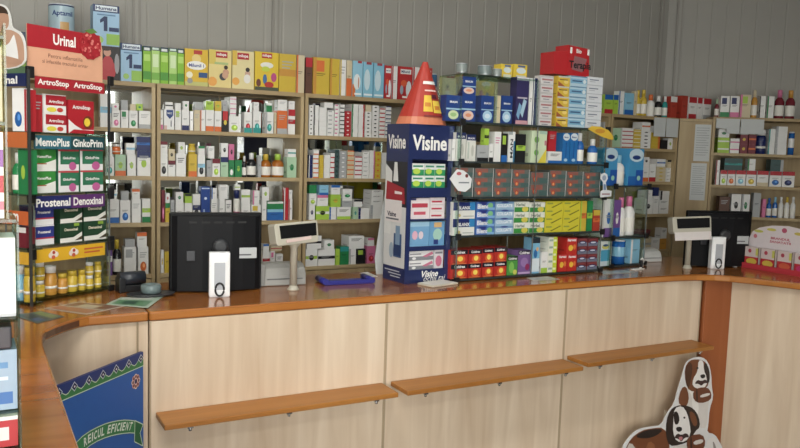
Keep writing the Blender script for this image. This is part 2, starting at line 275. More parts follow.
# ---------------------------------------------------------------- packs, bottles, jars
def T(u0, v0, u1, v1, c): return ('r', u0, v0, u1, v1, c)
W_ = (238, 238, 236); GR = (150, 150, 156)
DESIGN = {
 'humana': ((150, 190, 222), [T(0, .82, 1, 1, (28, 52, 105)), T(.08, .85, .92, .98, (214, 226, 234)), ('t', 'Humana', .5, .915, .8, .085, (28, 52, 105)), T(.15, .74, .85, .77, (90, 130, 170)), ('p', [(.26, .63), (.42, .72), (.54, .72), (.54, .36), (.40, .36), (.40, .6), (.26, .55)], (20, 42, 92)), T(.6, .36, .98, .46, (24, 46, 96)), T(.5, .03, 1, .3, (140, 190, 70)), ('d', .25, .14, .14, (150, 195, 90))], 'pale blue formula carton marked 1'),
 'greenbox': ((130, 190, 40), [T(0, .87, 1, 1, (26, 60, 80)), T(.12, .89, .85, .96, (220, 226, 224)), T(0, .1, 1, .32, (70, 150, 45)), T(.1, .6, .9, .78, (175, 215, 100))], 'bright green carton with dark top'),
 'palegreenbox': ((170, 212, 110), [T(0, .9, 1, 1, (30, 62, 84)), T(.1, .92, .9, .98, (200, 220, 210)), T(0, .1, 1, .3, (110, 175, 60)), T(.15, .45, .85, .8, (205, 228, 175))], 'pale green carton with dark top'),
 'milumil': ((222, 180, 40), [T(.38, .86, .75, .97, (190, 50, 40)), ('d', .5, .74, .2, (232, 205, 120)), ('e', .5, .56, .42, .12, (236, 236, 232)), ('t', 'Milumil 1', .5, .56, .66, None, (30, 60, 150)), T(.6, .24, .98, .38, (40, 80, 140)), ('d', .2, .3, .14, (235, 230, 200)), T(0, 0, 1, .12, (190, 190, 110)), ('d', .22, .14, .12, (150, 150, 150))], 'yellow milk powder carton with white badge'),
 'cereal': ((226, 205, 130), [T(.3, .8, .82, .96, (188, 30, 40)), ('t', 'milupa', .56, .88, .42, None, W_), T(0, .62, .3, 1, (215, 190, 80)), ('d', .16, .16, .2, (232, 160, 70)), T(.25, .62, .85, .68, (170, 190, 120)), ('d', .75, .42, .14, (200, 150, 120)), ('d', .75, .55, .09, (60, 45, 40)), ('e', .62, .3, .16, .1, (70, 70, 75)), ('e', .72, .34, .14, .09, (205, 155, 125))], 'cream cereal carton with lying baby picture'),
 'cereal2': ((222, 208, 150), [T(.22, .78, .76, .95, (188, 30, 40)), ('t', 'milupa', .5, .865, .44, None, W_), T(0, .62, .2, 1, (218, 180, 60)), ('d', .16, .2, .17, (234, 165, 70)), ('d', .7, .42, .13, (200, 160, 140)), ('d', .7, .52, .1, (45, 40, 40)), ('e', .68, .28, .16, .12, (225, 222, 215))], 'cream cereal carton with dark-haired child picture'),
 'kids': ((222, 188, 38), [T(.28, .84, .72, .97, (190, 40, 40)), ('t', 'milupa', .5, .905, .38, None, W_), ('e', .5, .66, .28, .08, (225, 225, 215)), ('e', .45, .56, .18, .07, (190, 205, 60)), ('e', .42, .3, .09, .13, (60, 110, 170)), ('e', .8, .36, .12, .12, (190, 70, 130)), ('e', .6, .16, .2, .08, (190, 50, 45)), T(0, 0, 1, .1, (70, 80, 60)), ('e', .15, .2, .1, .1, (110, 60, 50))], 'yellow cereal carton with toy figures'),
 'bluecereal': ((140, 195, 220), [T(0, 0, .3, .35, (215, 110, 50)), ('e', .45, .42, .35, .22, (225, 232, 232)), T(.2, .06, .9, .11, (235, 240, 240)), T(.5, .94, .9, 1, (180, 50, 60)), ('e', .6, .4, .06, .16, (200, 130, 100))], 'pale blue cereal carton with orange corner'),
 'bluecereal2': ((125, 188, 215), [('e', .4, .5, .3, .3, (195, 218, 228)), T(.1, .06, .95, .11, (225, 235, 238)), T(.3, .93, .8, 1, (170, 60, 70)), T(.94, 0, 1, 1, (95, 160, 195))], 'pale blue cereal carton with red tab'),
 'redmilk': ((196, 38, 42), [T(.15, .78, .9, .92, (225, 225, 225)), ('t', 'Milumil', .5, .85, .6, None, (40, 60, 110)), ('e', .75, .32, .2, .26, (215, 222, 228)), ('e', .4, .5, .22, .1, (225, 90, 50)), T(.3, .06, .8, .12, (230, 230, 230)), ('e', .25, .3, .12, .14, (150, 170, 190))], 'red milk carton with white title'),
 'blueshield': ((225, 226, 226), [('p', [(.25, .96), (.9, .96), (.9, .7), (.58, .52), (.25, .7)], (30, 62, 130)), ('t', 'HCC', .58, .8, .45, None, W_), ('e', .7, .3, .05, .18, (60, 70, 90)), T(0, 0, .3, .2, (205, 170, 165))], 'white carton with navy shield'),
 'redblack': ((30, 28, 28), [T(.1, .55, .9, 1, (200, 40, 45)), ('e', .5, .45, .25, .12, (215, 195, 60))], 'black carton with red top'),
 'bluetall': ((26, 66, 150), [T(.06, .93, .94, .96, (190, 210, 235)), ('d', .5, .66, .16, (205, 220, 240)), T(.25, .1, .4, .35, (170, 190, 225)), T(.62, .06, .78, .25, (170, 190, 225))], 'tall blue carton with pale disc'),
 'blueround': ((28, 62, 135), [('t', 'BRAUN', .5, .74, .52, None, W_), T(0, .44, 1, .5, (150, 190, 215)), ('e', .5, .24, .36, .18, (200, 215, 165)), ('e', .5, .25, .22, .08, (150, 190, 120))], 'dark blue carton with pale green picture'),
 'blueroundo': ((28, 62, 140), [('t', 'BRAUN', .5, .74, .52, None, W_), T(0, .44, 1, .5, (150, 190, 215)), ('e', .5, .24, .38, .18, (222, 190, 175)), ('e', .5, .25, .22, .07, (225, 140, 100))], 'dark blue carton with salmon picture'),
 'blueroundc': ((28, 62, 135), [('t', 'BRAUN', .5, .72, .56, None, W_), T(0, .46, 1, .5, (150, 190, 215)), ('e', .5, .25, .38, .2, (160, 200, 225)), ('e', .5, .25, .22, .09, (205, 222, 235))], 'dark blue carton with pale blue picture'),
 'purpletall': ((52, 46, 98), [T(0, .93, 1, 1, (215, 210, 220)), T(.1, .55, .9, .58, (190, 180, 195)), ('p', [(.05, .2), (.25, .1), (.45, .4), (.25, .46)], (120, 170, 205)), ('p', [(.35, .25), (.55, .15), (.85, .5), (.6, .55)], (160, 195, 215)), T(0, 0, 1, .09, (205, 150, 160))], 'tall purple carton with diagonal blue strips'),
 'navytop': ((214, 214, 206), [T(0, .78, 1, 1, (28, 42, 96)), ('t', 'BRAUN', .5, .86, .7, None, W_), T(.12, .1, .3, .72, (180, 190, 180)), ('e', .65, .4, .14, .22, (185, 185, 175))], 'tall white carton with navy top'),
 'whitewords': ((226, 228, 226), [('v', 'MAN', .5, .45, .4, (25, 28, 40)), T(0, .9, .6, 1, (150, 160, 165)), T(.75, 0, 1, .7, (40, 110, 150))], 'white carton with black upright letters'),
 'leafbox': ((205, 222, 185), [('d', .35, .72, .16, (110, 175, 70)), ('d', .35, .32, .15, (110, 180, 70)), ('p', [(.45, 0), (1, .45), (1, 0)], (225, 205, 60)), T(.85, .55, .98, .7, (200, 120, 130)), T(.5, .9, 1, 1, (170, 200, 180))], 'pale green carton with yellow corner'),
 'bluetube': ((30, 110, 185), [('e', .5, .87, .48, .12, (215, 225, 232)), ('t', 'Braun', .5, .86, .6, None, (30, 70, 140)), T(.45, .2, .55, .7, (20, 70, 150)), ('e', .5, .12, .25, .05, (170, 205, 230))], 'blue toothbrush pack with white top'),
 'greencold': ((70, 150, 60), [T(0, .78, 1, 1, (30, 45, 35)), ('t', 'Coldrex', .5, .88, .85, None, W_), ('e', .4, .4, .25, .3, (120, 190, 80)), ('e', .75, .15, .2, .14, (200, 200, 80))], 'green remedy carton with black top'),
 'purplecold': ((120, 85, 150), [T(0, .82, 1, 1, (40, 30, 60)), ('t', 'Coldrex', .5, .9, .85, None, W_), ('e', .5, .5, .3, .2, (150, 115, 175)), ('e', .75, .3, .18, .14, (150, 40, 90)), T(0, .02, 1, .1, (190, 160, 205))], 'purple remedy carton with dark top'),
 'bluecold': ((120, 185, 220), [T(0, .85, 1, 1, (40, 50, 60)), T(0, .05, 1, .42, (215, 228, 235)), ('e', .5, .55, .22, .12, (40, 110, 180)), ('e', .7, .68, .15, .06, (225, 170, 110))], 'pale blue carton with dark top'),
 'redcold': ((205, 42, 36), [T(.05, .8, .95, .95, (215, 90, 100)), ('t', 'Fervex', .5, .875, .8, None, W_), ('e', .4, .4, .22, .18, (238, 190, 50)), ('e', .75, .45, .14, .16, (230, 120, 50))], 'red sachet carton with yellow lemon'),
 'bigblue': ((60, 150, 205), [('e', .5, .82, .5, .18, (190, 215, 228)), ('e', .5, .76, .28, .06, (30, 60, 130)), T(0, 0, 1, .25, (30, 100, 185)), T(.5, 0, 1, .42, (25, 85, 180)), ('e', .7, .2, .12, .07, (150, 205, 180))], 'large blue pack with pale domed top'),
 'whiteblue': ((205, 220, 228), [T(0, .72, 1, 1, (220, 224, 220)), ('e', .5, .78, .4, .1, (210, 200, 90)), T(0, .2, 1, .65, (70, 165, 205)), ('e', .5, .84, .3, .05, (40, 80, 130))], 'white and blue carton with yellow oval'),
 'artro': ((186, 30, 42), [('p', [(0, 0), (0, .42), (.25, .25), (.55, .12), (1, .12), (1, 0)], (232, 228, 228)), ('p', [(0, 0), (1, 0), (1, .1), (.2, .12)], (186, 30, 42)), ('t', 'ArtroStop', .5, .78, .7, None, W_), ('e', .75, .35, .2, .2, (120, 50, 30)), ('e', .72, .35, .12, .13, (235, 200, 50))], 'large red carton with yellow joint picture'),
 'a1': ((230, 228, 226), [T(.1, .42, 1, .95, (178, 30, 44)), ('t', 'ArtroStop', .56, .6, .66, None, W_), ('e', .35, .2, .22, .13, (225, 210, 60)), ('e', .72, .2, .14, .12, (200, 60, 50))], 'red-and-white'),
 'a2': ((50, 140, 55), [('p', [(0, 0), (0, .3), (.55, .38), (1, .55), (1, 0)], (226, 226, 220)), ('t', 'MemoPlus', .5, .68, .6, None, W_), T(0, .32, .6, .37, (170, 90, 60))], 'green-and-white'),
 'a3': ((45, 120, 85), [T(0, 0, 1, .3, (226, 226, 226)), T(0, 0, .1, 1, (226, 226, 226)), T(0, .92, 1, 1, (200, 60, 70)), ('t', 'GinkoPrim', .52, .6, .6, None, W_), ('e', .68, .22, .18, .2, (196, 90, 150))], 'green-and-pink'),
 'a4': ((40, 54, 140), [T(0, 0, 1, .3, (226, 226, 228)), T(0, 0, .1, 1, (226, 226, 228)), T(.12, .3, 1, .38, (190, 60, 80)), ('t', 'Prostenal', .52, .66, .6, None, W_), T(0, .94, 1, 1, (226, 226, 228))], 'blue-and-white'),
 'a5': ((30, 66, 44), [('p', [(0, 0), (0, .22), (.6, .24), (1, .5), (1, 0)], (224, 222, 216)), ('t', 'Denoxinal', .5, .66, .6, None, (225, 215, 190)), ('p', [(.65, .06), (1, .3), (1, .1)], (70, 60, 40)), T(.62, .82, .86, .98, (130, 165, 50))], 'dark-green-and-white'),
 'redline': ((212, 208, 208), [T(0, .78, 1, 1, (190, 186, 186)), T(.08, .42, .92, .62, (176, 110, 112)), T(.2, .15, .7, .24, (120, 124, 134))], 'white-and-rose'),
 'yellowbook': ((220, 182, 52), [('p', [(.0, 0), (.0, .5), (.6, 0)], (170, 90, 50)), T(.0, .86, 1, 1, (196, 196, 190)), ('e', .68, .45, .2, .2, (236, 206, 110)), T(.1, .6, .8, .7, (120, 90, 50))], 'yellow-and-brown'),
 'skybox': ((176, 206, 224), [T(0, .28, 1, .72, (120, 178, 212)), T(.1, .44, .7, .58, (60, 96, 140)), ('e', .85, .5, .1, .2, (215, 226, 230)), T(0, .9, 1, 1, (90, 140, 180))], 'pale-blue'),
 'whitebox': ((214, 218, 224), [T(.12, .6, .72, .72, (110, 120, 140)), T(.12, .4, .5, .47, (160, 166, 176)), T(0, 0, 1, .08, (176, 182, 192))], 'white'),
 'F': ((98, 104, 100), [T(.04, .55, .7, .95, (150, 90, 80)), ('e', .25, .45, .12, .28, (185, 70, 50)), ('e', .25, .42, .06, .16, (225, 150, 90)), ('e', .78, .35, .09, .14, (190, 210, 210)), T(.5, .08, .98, .5, (70, 100, 98)), T(.97, 0, 1, 1, (205, 205, 205))], 'grey-and-red'),
 'A': ((222, 222, 216), [T(0, .5, 1, 1, (24, 40, 110)), T(.75, .5, 1, 1, (40, 130, 195)), ('t', 'BLANX', .5, .66, .55, None, W_), ('e', .25, .2, .1, .1, (200, 185, 110)), T(.45, .12, .95, .18, (170, 175, 170))], 'navy-and-white'),
 'H': ((70, 115, 195), [('p', [(.1, 1), (.6, 1), (.45, .4)], (40, 50, 130)), ('t', 'Blend', .36, .45, .62, None, W_), ('e', .75, .55, .14, .34, (120, 190, 130)), T(.6, 0, 1, .3, (120, 170, 220))], 'blue-and-green'),
 'I': ((150, 185, 215), [('t', 'COLGATE', .5, .5, .85, None, (235, 240, 244)), T(0, .75, 1, 1, (110, 150, 195)), ('e', .5, .9, .2, .12, (60, 80, 150))], 'pale-blue'),
 'J': ((225, 226, 215), [T(0, .02, 1, .48, (50, 145, 60)), ('e', .72, .28, .22, .26, (215, 200, 70)), ('t', 'Herbal', .4, .72, .6, None, (110, 125, 110))], 'white-and-green'),
 'L': ((212, 200, 40), [('p', [(.3, .2), (.9, .85), (.95, .75), (.4, .12)], (120, 120, 30)), T(.06, .6, .4, .8, (150, 160, 60))], 'yellow'),
 'C': ((196, 42, 34), [T(0, .68, 1, 1, (30, 22, 40)), ('t', 'Coldrex', .52, .84, .66, None, W_), ('e', .55, .36, .2, .22, (240, 200, 60)), ('e', .55, .34, .32, .3, (225, 90, 40)), ('e', .55, .38, .17, .18, (244, 212, 80)), T(.1, .02, .9, .08, (220, 120, 60))], 'red-and-black'),
 'K': ((228, 230, 215), [T(.55, 0, 1, 1, (200, 215, 40)), T(.08, .4, .5, .7, (150, 175, 160)), T(.6, .35, .9, .65, (235, 238, 190))], 'white-and-lime'),
 'E': ((120, 40, 48), [T(0, 0, 1, .45, (110, 115, 135)), ('e', .5, .45, .36, .2, (40, 60, 120)), ('e', .5, .46, .26, .1, (205, 210, 220)), T(.1, .75, .9, .88, (150, 70, 70))], 'maroon-and-grey'),
}
def deco_list(code):
    out = []
    for part in code.split():
        k, c = part[0], pc(part[1])[0]
        if k == 'T': out.append(T(0, .74, 1, 1, c))
        elif k == 'B': out.append(T(0, 0, 1, .24, c))
        elif k == 'M': out.append(T(0, .42, 1, .6, c))
        elif k == 'H': out.append(T(0, 0, 1, .5, c))
        elif k == 'P': out += [('e', .5, .28, .3, .18, c), ('e', .55, .32, .12, .08, tuple(min(255, v + 60) for v in c))]
        elif k == 'Q': out.append(T(.12, .62, .68, .92, c))
        elif k == 'D': out.append(('e', .5, .5, .2, .16, c))
        elif k == 'V': out.append(T(.0, 0, .2, 1, c))
        elif k == 'W': out.append(T(.78, 0, 1, 1, c))
        elif k == 'S':
            for j in range(3): out.append(T(.16, .78 - .08 * j, .84 - .1 * j, .81 - .08 * j, c))
    return out
PHR = {'T': 'with %s top', 'B': 'with %s foot', 'M': 'with %s band', 'H': 'with %s lower half', 'P': 'with %s picture', 'Q': 'with %s badge', 'D': 'with %s spot', 'V': 'with %s edge', 'W': 'with %s edge', 'S': 'with %s print'}

def paint(mb, els, w, h, y):
    """printed design on the front face; each element is a thin printed patch"""
    k = 0
    for e in els:
        k += 1; yy = y - .00035 * k
        if e[0] == 'r':
            _, u0, v0, u1, v1, c = e; x0, x1, z0, z1 = (u0 - .5) * w, (u1 - .5) * w, v0 * h, v1 * h
            mb.face([(x0, yy, z0), (x1, yy, z0), (x1, yy, z1), (x0, yy, z1)], pm(c))
        elif e[0] in 'de':
            if e[0] == 'd': _, u, v, r, c = e; rx = r * w; rz = r * w
            else: _, u, v, ru, rv, c = e; rx = ru * w; rz = rv * h
            mb.face([((u - .5) * w + rx * math.cos(a * PI / 7), yy, v * h + rz * math.sin(a * PI / 7)) for a in range(14)], pm(c))
        elif e[0] == 'p':
            pts = [((u - .5) * w, yy, v * h) for u, v in e[1]]
            ar = sum(pts[i][0] * pts[(i + 1) % len(pts)][2] - pts[(i + 1) % len(pts)][0] * pts[i][2] for i in range(len(pts)))
            if ar < 0: pts.reverse()
            mb.face(pts, pm(e[2]))
        elif e[0] == 't':
            _, s, u, v, ww, hh, c = e
            mb.text(s, pm(c), (u - .5) * w, v * h, ww * w if ww else None, hh * h if hh else None, yy)
        elif e[0] == 'v':
            _, s, u, v, hh, c = e
            mb.text(s, pm(c), (u - .5) * w, v * h, h * .62, w * hh, yy, rot=PI / 2)

_PROTO = {}
def place_copy(key, make, loc, rot):
    """first call builds the thing, later calls copy it and each of its parts"""
    if key not in _PROTO:
        o = make(); _PROTO[key] = o
    else:
        src = _PROTO[key]; o = src.copy(); COL.objects.link(o)
        for ch in src.children:
            c = ch.copy(); COL.objects.link(c); c.parent = o
    o.location = loc; o.rotation_euler = (0, 0, rot); return o

def make_pack(name, w, h, d, base, els):
    def f():
        mb = MB(); b = pm(base)
        mb.box(-w / 2, w / 2, 0, d, 0, h, b)
        paint(mb, els, w, h, 0)
        # a printed line along the flank and the tuck flap on the lid
        t = pm(tuple(v * .8 for v in base))
        mb.face([(-w / 2 - .0004, d * .8, h * .2), (-w / 2 - .0004, d * .2, h * .2), (-w / 2 - .0004, d * .2, h * .3), (-w / 2 - .0004, d * .8, h * .3)], t)
        return mb.obj(name)
    return f

def make_bottle(form, w, h, c, cc):
    def f():
        o = bpy.data.objects.new({'bot': 'bottle', 'jar': 'jar', 'can': 'tin', 'tube': 'tube'}[form], None); COL.objects.link(o); o.empty_display_size = .03
        r = w / 2 * .97; body = pm(c, .2); cap = pm(cc, .35); lab = pm((228, 226, 218), .5)
        mb = MB()
        if form == 'bot':
            hb = h * .74
            mb.lathe([(r * .92, 0), (r, .004), (r, hb * .12), (r * 1.01, hb * .13), (r * 1.01, hb * .62), (r, hb * .63), (r, hb * .8), (r * .75, hb * .93), (r * .42, hb), (r * .42, hb + .003)], [body, body, body, lab, body, body, body, body, body][:9])
            mb.obj('body', o); mb = MB(); mb.lathe([(r * .5, 0), (r * .5, h - hb - .004), (r * .42, h - hb)], cap); q = mb.obj('cap', o); q.location.z = hb
        elif form == 'jar':
            hb = h * .76
            mb.lathe([(r * .94, 0), (r, .003), (r, hb * .15), (r * 1.01, hb * .16), (r * 1.01, hb * .72), (r, hb * .73), (r, hb * .86), (r * .8, hb)], [body, body, body, pm(c, .3), body, body, body]); 
            mb.lathe([(r * 1.02, hb * .3), (r * 1.02, hb * .42)], lab)
            mb.obj('body', o); mb = MB(); mb.lathe([(r * .86, 0), (r * .88, h - hb - .003), (r * .8, h - hb)], cap); q = mb.obj('lid', o); q.location.z = hb
        elif form == 'can':
            mb.lathe([(r, 0), (r, h * .3), (r * 1.01, h * .31), (r * 1.01, h * .7), (r, h * .71), (r, h * .93)], [body, body, pm(cc, .3), body, body]); mb.obj('body', o)
            mb = MB(); mb.lathe([(r * .9, 0), (r * .9, h * .05), (r * .6, h * .07)], pm((210, 215, 220), .3)); q = mb.obj('lid', o); q.location.z = h * .93
        else:
            n = 12; mb.lathe([(r * .6, .0), (r * .95, .004), (r, h * .3), (r * .95, h * .72)], [body, body, lab]); mb.obj('body', o)
            mb = MB(); mb.lathe([(r * .8, 0), (r * .8, h * .26), (r * .7, h * .28)], cap); q = mb.obj('cap', o); q.location.z = h * .72
        return o
    return f
FORMN = {'bot': ('bottle', 'cap'), 'jar': ('jar', 'lid'), 'can': ('tin', 'band'), 'tube': ('tube', 'cap')}
ORD = ['first', 'second', 'third', 'fourth', 'fifth', 'sixth', 'seventh', 'eighth', 'ninth', 'tenth', 'eleventh', 'twelfth', 'thirteenth', 'fourteenth', 'fifteenth', 'sixteenth', 'seventeenth', 'eighteenth', 'nineteenth', 'twentieth', 'twenty-first', 'twenty-second', 'twenty-third', 'twenty-fourth', 'twenty-fifth', 'twenty-sixth', 'twenty-seventh', 'twenty-eighth', 'twenty-ninth', 'thirtieth', 'thirty-first', 'thirty-second', 'thirty-third', 'thirty-fourth', 'thirty-fifth', 'thirty-sixth']
PLANES = {'U': ((0., 1.224), 0.), 'R': ((4.34, 1.224), DR), 'G': ((1.737, .182), math.radians(1.8)), 'H': ((2.80, .285), math.radians(8)), 'K': ((-.055, .30), math.atan2(.18, .29))}
